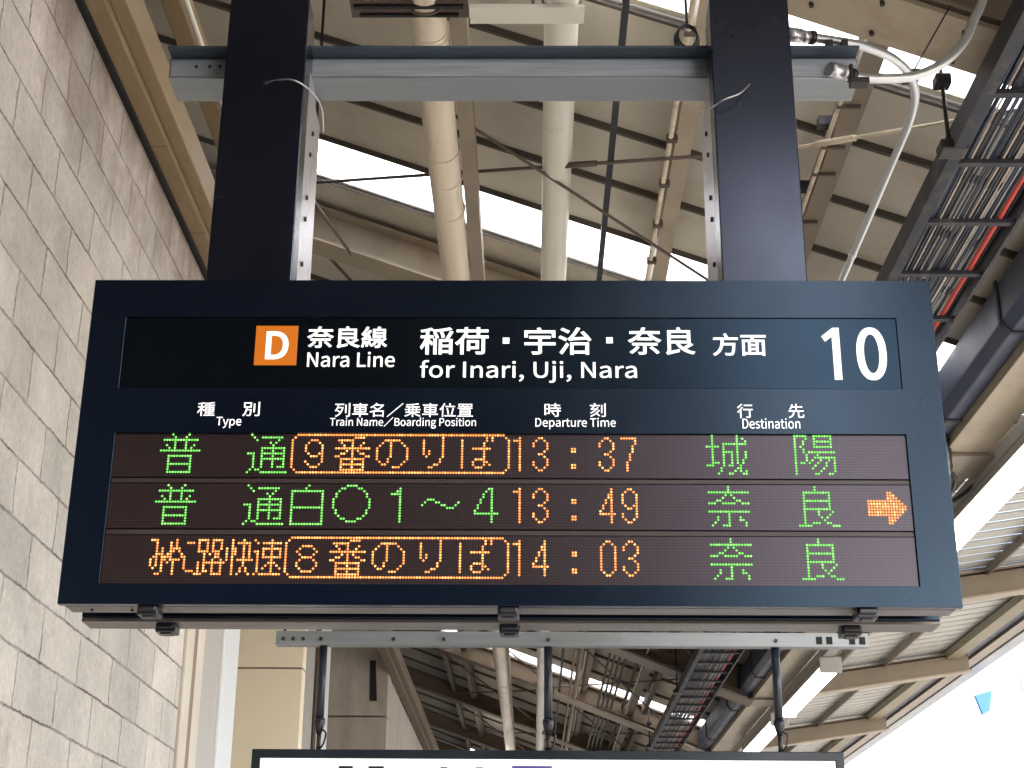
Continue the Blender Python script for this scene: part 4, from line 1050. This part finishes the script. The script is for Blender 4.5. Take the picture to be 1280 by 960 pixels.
# ---- diode rows
PX, PZ, CX0 = 0.006945, 0.00714, -0.941
M['led'] = led_material(PX, PZ)
ROWZ = (2.8915, 2.7565, 2.6215)
YP = YB + 0.007
def bitmap(spec):
    """'r:cols;...' with cols as single columns or a-b runs"""
    out = set()
    for part in spec.split(';'):
        r, cs = part.split(':')
        r0, _, r1 = r.partition('-')
        for rr in range(int(r0), int(r1 or r0) + 1):
            for c in cs.split(','):
                a, _, b_ = c.partition('-')
                for cc in range(int(a), int(b_ or a) + 1):
                    out.add((cc, rr))
    return out
B = {
 'fu': "0:4,10;1:5,9;2:1-13;3:5,9;4:2,5,9,12;5:3,5,9,11;6:0-14;8:3-11;9:3,11;10:3,11;11:3-11;12:3,11;13:3,11;14:3-11",
 'tsu': "0:1;1:2,5-12;2:3,11;3:8,10;4:9;5:5-13;6:5,9,13;7:0-2,5-13;8:2,5,9,13;9:2,5-13;10:2,5,9,13;11:2,5,9,13;12:2,5,9,11-13;13:1,3,4;14:0,5-14",
 'frame': "0:2-77;14:2-77;1:1,78;13:1,78;2-12:0,79",
 'nine': "2:7-9;3:6,10;4-6:5,11;7:6,10,11;8:7-9,11;9:11;10:5,11;11:6,10;12:7-9",
 'eight': "3:6-9;4:5,10;5:4,11;6:5,10;7:6-9;8:5,10;9-10:4,11;11:5,10;12:6-9",
 'ban': "1:23-26;2:17-22;3:18,22,26;4:19,22,25;5:16-28;6:20,22,24;7:18,19,22,25,26;8:16,17,22,27,28;9:18-26;10:18,22,26;11:18-26;12:18,22,26;13:18-26",
 'no': "2:34-39;3:33,36,40;4:32,36,41;5-7:31,36,42;8:31,36,42;9:31,35,42;10:32,35,41;11:33,34,40;12:37-39",
 'ri': "1:55;2-5:48,55;6-7:48,50,55;8:49,55;9-10:54;11:52,53;12:50,51",
 'ba': "1-2:71,73;2:62;3-4:62,70;5:62,66-72;6-8:62,70;9:62,67-70;10:62,66,70,71;11:62,66,70,72;12:62,67-69",
 'shiro': "0:6;1:5;2:0-11;3-7:0,11;8:0-11;9-13:0,11;14:0-11",
 'maru': "0:20-23;1:18,19,24,25;2:17,26;3-4:16,27;5-8:15,28;9-10:16,27;11:17,26;12:18,19,24,25;13:20-23",
 'one_wide': "1:39;2:38,39;3:36-39;4-13:39",
 'nami': "5:49-51;6:48,52,53,60;7:47,54,55,59;8:56-58",
 'four_wide': "1:71,72;2:70,72;3-4:69,72;5-6:68,72;7-8:67,72;9:66,72;10:66-74;11-13:72",
 'mi': "1:0-2;2-3:2;4-5:2,4;6:2-4;7:1,2,4,5;8:0,2,4,5;9:0,2,4,6;10:0,2,4;11:1,4;12:4;13:2,3",
 'ya': "1:9;2-3:7,9;4:7-10;5:7,8,10;6:6,7,11;7:5-7,11,12;8:7-10,12;9-13:8",
 'ko': "2:13-15;9-11:12;12:13-15",
 'ji': "1:17-20,22-25;2-4:17,20,22,25;5:17-20,22-24;6:19,21,23,24;7:19,23,24;8:19,22,25;9:17,19-26;10-11:17,19,22,25;12:17,19,20,22,25;13:16-18,22-25",
 'kai': "1:29,33;2:29,31-35;3:29,33,35;4:27,29,30,33,35;5-6:27,29,30,33,35;7:27,29,33,35;8:27,29,31-36;9-10:29,33;11-12:29,32,34;13:29,31,35",
 'soku': "1:37,43;2:38,40-46;3:43;4:40-46;5:37,38,40,43,46;6:38,40,43,46;7:38,40-46;8:38,43;9:38,42-44;10:38,41,43,45;11:38,40,43,46;12:38,43;13:37,39-46",
 '1': "1-13:2;2:0,1",
 '3': "1:2,3;2:1,4;3-4:0,5;5:5;6:4;7:2,3;8:4;9:5;10-11:0,5;12:1,4;13:2,3",
 '7': "1:0-5;2-3:5;4-6:4;7-9:3;10-13:2",
 '4': "1-2:4;3-4:3,4;5-6:2,4;7-8:1,4;9:0,4;10:0-5;11-13:4",
 '9': "1:2,3;2:1,4;3-5:0,5;6:0,5;7:1,4,5;8:2,3,5;9:5;10-11:0,5;12:1,4;13:2,3",
 '0': "1:2,3;2:1,4;3-11:0,5;12:1,4;13:2,3",
 ':': "5-6:0,1;11-12:0,1",
 'jo': "0:2,11;1:2,11,13;2:2,11,14;3:2,6-14;4:0-4,6,11;5:2,6,11;6:2,6-9,11,14;7:2,6,9,11,14;8:2,6,9,11,14;9:2,6,9,11,13;10:2-4,6,9,11,13;11:0-2,6,8,9,12;12:5,11,12;13:5,10,12,14;14:4,8,9,13,14",
 'yo': "0:0-4,7-13;1:0,4,7,13;2:0,3,7-13;3:0,3,7,13;4:0,2,7-13;5:0,3;6:0,3,5-14;7:0,4,8;8:0,4,7-14;9:0,4,6,9,12,14;10:0,2,3,5,8,11,14;11:0,7,11,14;12:0,6,10,14;13:0,9,14;14:0,7,8,12,13",
 'na': "0-1:7;2:0-14;3:6,8;4:5,9;5:3,4,10,11;6:0-2,5-9,12-14;9:0-14;10:7;11-12:3,7,11;12:12;13:2,7,13;14:1,5-7,13",
 'ra': "0-1:6;2:2-11;3-4:2,11;5:2-11;6-7:2,11;8:2-11;9:2,7,12;10:2,7,11;11:2,8,10;12:2,9;13:2,5-7,10,11;14:0-4,12-14",
 'arrow': "2:7,8;3:7-9;4:7-10;5:0-11;6:0-12;7-8:0-13;9:0-12;10:0-11;11:7-10;12:7-9;13:7,8",
}
BM = {k: bitmap(v) for k, v in B.items()}
DOTS = [
 [('fu', 0, 'g'), ('tsu', 32, 'g'), ('frame', 48, 'a'), ('nine', 48, 'a'), ('ban', 48, 'a'), ('no', 48, 'a'), ('ri', 48, 'a'), ('ba', 48, 'a'),
  ('1', 129, 'a'), ('3', 136, 'a'), (':', 150, 'a'), ('3', 160, 'a'), ('7', 168, 'a'), ('jo', 199, 'g'), ('yo', 231, 'g')],
 [('fu', 0, 'g'), ('tsu', 32, 'g'), ('shiro', 49, 'g'), ('maru', 49, 'g'), ('one_wide', 49, 'g'), ('nami', 49, 'g'), ('four_wide', 49, 'g'),
  ('1', 129, 'a'), ('3', 136, 'a'), (':', 150, 'a'), ('4', 160, 'a'), ('9', 168, 'a'), ('na', 199, 'g'), ('ra', 231, 'g'), ('arrow', 256, 'a')],
 [('mi', 0, 'a'), ('ya', 0, 'a'), ('ko', 0, 'a'), ('ji', 0, 'a'), ('kai', 0, 'a'), ('soku', 0, 'a'), ('frame', 48, 'a'), ('eight', 48, 'a'), ('ban', 48, 'a'), ('no', 48, 'a'), ('ri', 48, 'a'), ('ba', 48, 'a'),
  ('1', 129, 'a'), ('4', 136, 'a'), (':', 150, 'a'), ('0', 160, 'a'), ('3', 168, 'a'), ('na', 199, 'g'), ('ra', 231, 'g')],
]
def dots_mesh(pts):
    """one small domed diode with its lens rim per lit point"""
    bm = bmesh.new()
    n = 8
    for (c, r) in sorted(pts):
        core = random.choice((1, 1, 2))
        x, z = CX0 + PX * c, -PZ * r
        rings = []
        for rad, dy in ((0.00345, 0.0002), (0.0030, -0.0006), (0.0022, -0.0012), (0.0011, -0.0016)):
            rings.append([bm.verts.new((x + rad * math.cos(2 * math.pi * (k + .5) / n), dy, z + rad * math.sin(2 * math.pi * (k + .5) / n))) for k in range(n)])
        for a in range(3):
            for k in range(n):
                f = bm.faces.new((rings[a][k], rings[a][(k + 1) % n], rings[a + 1][(k + 1) % n], rings[a + 1][k]))
                f.material_index = 0 if a < 1 else core
        bm.faces.new(rings[3]).material_index = core
    bmesh.ops.recalc_face_normals(bm, faces=bm.faces[:])
    return bm
bands = ((2.7785, LZ1 - 0.001), (2.6445, 2.7620), (LZ0 + 0.001, 2.6275))
for ri, (z0, z1) in enumerate(bands):
    base = world_loc(board)
    org = Vector((CX0, YP, ROWZ[ri]))
    q = MB().box((LX0 + 0.001, YP, z0), (LX1 - 0.001, YP + 0.012, z1))
    me = bpy.data.meshes.new("led_panel")
    for v in q.bm.verts:
        v.co -= org
    bmesh.ops.recalc_face_normals(q.bm, faces=q.bm.faces[:])
    q.bm.to_mesh(me)
    q.bm.free()
    pan = link("led_panel", me, M['led'], board)
    pan.location = org - base
    for key, c0, colr in DOTS[ri]:
        bm = dots_mesh([(c + c0, r) for c, r in BM[key]])
        for v in bm.verts:
            v.co.x -= CX0
        me = bpy.data.meshes.new("led_character")
        bm.to_mesh(me)
        bm.free()
        mats = [M['led_green_lens'], M['led_green'], M['led_green_bright']] if colr == 'g' else [M['led_amber_lens'], M['led_amber'], M['led_amber_bright']]
        o = link("led_frame" if key == 'frame' else "led_arrow" if key == 'arrow' else "led_character", me, mats, pan)
        o.location = (0, 0, 0)
M['strip'] = paint("brown_smoked_strip", (0.022, 0.013, 0.013), 0.40, var=0.08, spec=0.5)
for z0, z1 in ((2.7635, 2.7745), (2.6290, 2.6410)):
    MB().box((LX0 + 0.001, YP - 0.0015, z0), (LX1 - 0.001, YP + 0.012, z1)).build("divider_strip", M['strip'], board, bevel=0.0008)
MB().box((LX0 + 0.0005, YP + 0.0125, LZ0 + 0.0005), (LX1 - 0.0005, YP + 0.0145, LZ1 - 0.0005)).build("display_backing", M['gap'], board)

# ---- posts, safety wires and the zinc channel
def post(x0, x1, zt, side):
    p = MB()
    p.box((x0, 3.70, BZ1 + 0.0015), (x1, 3.79, zt))
    o = p.build("hanging_post", M['navy_post'], board, bevel=0.003)
    q = MB().box((x0 + 0.004, 3.791, 4.086), (x1 - 0.004, 3.846, zt - 0.01))
    q.build("upper_cover", M['navy_post'], o, bevel=0.002)
    q = MB()
    q.box((x0 + 0.003, 3.7915, BZ1 + 0.002), (x1 - 0.003, 3.93, 4.084))
    pl_ = q.build("side_plate", M['alu'], o, bevel=0.002)
    q = MB().box((x0 + 0.006, 3.935, BZ1 + 0.002), (x1 - 0.006, 4.06, 4.05))
    q.build("rear_plate", M['alu'], o, bevel=0.002)
    xs = x1 - 0.003 if side > 0 else x0 + 0.003
    for z, yy in ((3.93, 3.905), (3.848, 3.885), (3.70, 3.873), (3.628, 3.869), (3.482, 3.862)):
        MB().tube([(xs, yy, z), (xs + side * 0.006, yy, z)], 0.0075, 6).build("bolt", M['bolt'], o)
    MB().tube([((x0 + x1) / 2, 3.86, 4.215), ((x0 + x1) / 2, 3.86, zl((x0 + x1) / 2))], 0.008, 8).build("hanger_rod", M['bolt'], o)
    return o
pl_l = post(-0.880, -0.650, 4.264, 1)
pl_r = post(0.510, 0.737, 4.258, -1)
MB().tube([(-0.758, 3.6995, 3.973), (-0.758, 3.6975, 3.973)], 0.0085, 12).build("wire_hole", M['gap'], pl_l)
MB().tube([(0.615, 3.6995, 3.970), (0.615, 3.6975, 3.970)], 0.0085, 12).build("wire_hole", M['gap'], pl_r)
MB().tube(curve_pts([(-0.758, 3.70, 3.973), (-0.727, 3.68, 3.970), (-0.672, 3.66, 3.957), (-0.628, 3.70, 3.945), (-0.612, 3.80, 3.953), (-0.618, 3.90, 3.93)], 8), 0.0022, 6).build("safety_wire", M['alu'], pl_l)
MB().tube(curve_pts([(0.615, 3.70, 3.970), (0.579, 3.67, 3.920), (0.532, 3.66, 3.893), (0.495, 3.72, 3.899), (0.485, 3.80, 3.95)], 8), 0.0022, 6).build("safety_wire", M['alu'], pl_r)

bar = thing("support_channel", "galvanised steel channel running level through both posts of the departure board", "channel", (-0.06, 3.9, 4.088))
MB().prism_x([(3.854, 4.088), (3.98, 4.088), (3.98, 4.096), (3.862, 4.096), (3.862, 4.157), (3.854, 4.157)], -1.082, 0.962).build("channel_body", M['galv'], bar, bevel=0.0015)
MB().prism_x([(3.80, 4.158), (3.859, 4.158), (3.859, 4.166), (3.80, 4.166)], -1.078, 0.958).build("channel_flange", M['galv_shade_tone'], bar, bevel=0.001)
MB().prism_x([(3.859, 4.1665), (3.866, 4.1665), (3.866, 4.20), (3.859, 4.20)], -1.075, 0.955).build("channel_web", M['galv_shade_tone'], bar)
for bx in (-0.96, -0.93, -1.0):
    MB().tube([(bx, 3.8495, 4.125), (bx, 3.845, 4.125)], 0.005, 6).build("bolt", M['bolt'], bar)

MB().box((-1.076, 3.8495, 4.094), (0.956, 3.8535, 4.1515)).build("channel_lit_face", M['galv_lit_tone'], bar, bevel=0.001)  # extra plate carrying the painted light of the front
# ---- silver conduits at the right end of the channel
def conduit(label, pts, r, fit):
    t = thing("conduit", label, "conduit", pts[0])
    MB().tube(curve_pts(pts, 7), r, 12).build("conduit_run", M['conduit'], t)
    d = (Vector(pts[1]) - Vector(pts[0])).normalized()
    p0 = Vector(pts[0])
    MB().tube([p0 - d * 0.035, p0 + d * 0.01], r * 1.55, 8).build("gland", M['alu'], t)
    MB().tube([p0 + d * 0.012, p0 + d * 0.035], r * 1.35, 12).build("gland_nut", M['alu'], t)
    MB().tube([p0 + d * 0.04, p0 + d * 0.055], r * 1.5, 12).build("gland_ring", M['bolt'], t)
    return t
ca = conduit("silver conduit leaving the channel end and sweeping up to the top right corner",
        [(0.90, 3.835, 4.098), (0.968, 3.87, 4.100), (1.056, 3.89, 4.110), (1.15, 3.92, 4.140), (1.247, 3.95, 4.206), (1.325, 3.98, 4.300), (1.369, 4.0, 4.393), (1.411, 4.02, 4.482), (1.50, 4.06, 4.75)], 0.0145, 0)
MB().box((0.93, 3.825, 4.055), (0.985, 3.86, 4.075)).box((0.93, 3.825, 4.0755), (0.94, 3.86, 4.12)).build("conduit_clamp", M['bolt'], ca, bevel=0.002)
cb_ = conduit("silver conduit arching over the channel and running away behind the board",
        [(0.80, 3.90, 4.268), (0.897, 3.93, 4.273), (1.017, 3.98, 4.283), (1.144, 4.10, 4.311), (1.235, 4.25, 4.322), (1.279, 4.47, 4.335), (1.285, 4.9, 4.335), (1.290, 6.0, 4.335), (1.295, 9.0, 4.335)], 0.0145, 0)
MB().box((0.885, 3.90, 4.2), (0.905, 3.96, 4.256)).box((0.93, 3.90, 4.2), (0.95, 3.96, 4.256)).build("conduit_clamp", M['bolt'], cb_, bevel=0.002)
for yy in (5.5, 7.2):
    MB().tube([(1.288, yy, 4.335), (1.288, yy + 0.03, 4.335)], 0.017, 12).build("conduit_coupling", M['alu'], cb_)
t = thing("cable_coil", "small loop of black cables hooked by the top left of the right post", "cable", (0.47, 4.4, 4.6))
cc = Vector((0.485, 4.05, 4.37))
for k in range(3):
    MB().tube([cc + Vector(((0.030 + 0.004 * k) * math.cos(a), 0.012 * k + 0.01 * math.sin(a), (0.048 + 0.004 * k) * math.sin(a))) for a in [2 * math.pi * j / 20 for j in range(21)]], 0.004, 6).build("cable_loop", M['cable_black'], t)
MB().tube(curve_pts([cc + Vector((0, 0, 0.05)), cc + Vector((0.01, 0.1, 0.2)), cc + Vector((0.03, 0.3, 0.5))], 6), 0.005, 6).build("cable_tail", M['cable_black'], t)
t = thing("cable_wire", "thin dark wire slanting across the flange at the top right corner", "wire", (1.3, 4.4, 4.8))
MB().tube([(1.246, 4.30, 4.39), (1.40, 4.30, 4.66)], 0.003, 6).build("wire", M['cable_black'], t)
MB().box((1.22, 4.28, 4.37), (1.27, 4.33, 4.40)).build("wire_anchor", M['bolt'], t)

# ================================================================== hanging sign further down the platform
rail = thing("sign_rail", "slotted grey steel rail carrying the lit white sign below the departure board", "rail", (0.16, 6, 2.84))
q = MB().prism_x([(6.0, 2.845), (6.05, 2.845), (6.05, 2.85), (6.005, 2.85), (6.005, 2.895), (6.05, 2.895), (6.05, 2.90), (6.0, 2.90)], -1.02, 1.335)
q.build("rail_body", M['galv'], rail, bevel=0.001)
for bx in (-0.99, -0.95, -0.91, -0.84, -0.55, -0.35, 0.065, 0.968):
    MB().tube([(bx, 6.0, 2.868), (bx, 5.993, 2.868)], 0.008, 6).build("bolt", M['bolt'], rail)
for bx in (1.14, 1.18, 1.27, 1.31):
    MB().box((bx - 0.012, 5.998, 2.855), (bx + 0.012, 5.9995, 2.885)).build("slot", M['gap'], rail)
for bx in (-0.99, 0.99):
    MB().tube([(bx, 6.03, 2.90), (bx, 6.03, zl(bx))], 0.007, 8).build("hanger_rod", M['bolt'], rail)

sg = thing("hanging_sign", "lit white platform sign in a dark frame hanging by three rods at the bottom edge", "sign", (0.06, 6, 2.0))
SX0, SX1, SZ0, SZ1 = -1.085, 1.206, 2.04, 2.437
q = MB()
q.bm.free()
q.bm = plate([SX0, SX0 + 0.034, SX1 - 0.034, SX1], [SZ0, SZ0 + 0.034, SZ1 - 0.034, SZ1], {(1, 1)}, 6.0, 6.12)
q.build("sign_frame", M['sign_frame'], sg, bevel=0.003)
face = MB().box((SX0 + 0.035, 6.004, SZ0 + 0.035), (SX1 - 0.035, 6.115, SZ1 - 0.035)).build("sign_face", M['sign_face'], sg)
for x0, x1, zt in ((-0.745, -0.690, 2.374), (-0.630, -0.570, 2.374), (-0.352, -0.325, 2.372), (-0.214, -0.186, 2.372)):
    MB().box((x0, 6.002, 2.12), (x1, 6.0035, zt)).build("sign_mark", M['sign_black'], face)
MB().box((-0.075, 6.002, 2.12), (0.079, 6.0035, 2.378)).build("sign_band", M['sign_purple'], face)
for bx in (-0.832, 0.065, 0.968):
    t_ = MB().tube([(bx, 6.03, 2.56), (bx, 6.03, 2.844)], 0.0165, 14).build("hanger_rod", M['sign_frame'], sg)
    MB().tube([(bx, 6.03, 2.56), (bx, 6.03, 2.545), (bx, 6.03, 2.50)], [0.021, 0.023, 0.010], 12).build("rod_end", M['black_plastic'], t_)
    MB().tube([(bx, 6.03, 2.50), (bx, 6.03, 2.438)], 0.009, 8).build("threaded_end", M['bolt'], t_)
    MB().tube(curve_pts([(bx + 0.008, 6.03, 2.52), (bx + 0.028, 6.02, 2.50), (bx + 0.02, 6.02, 2.46), (bx + 0.004, 6.03, 2.44)], 5), 0.004, 6).build("split_pin", M['bolt'], t_)
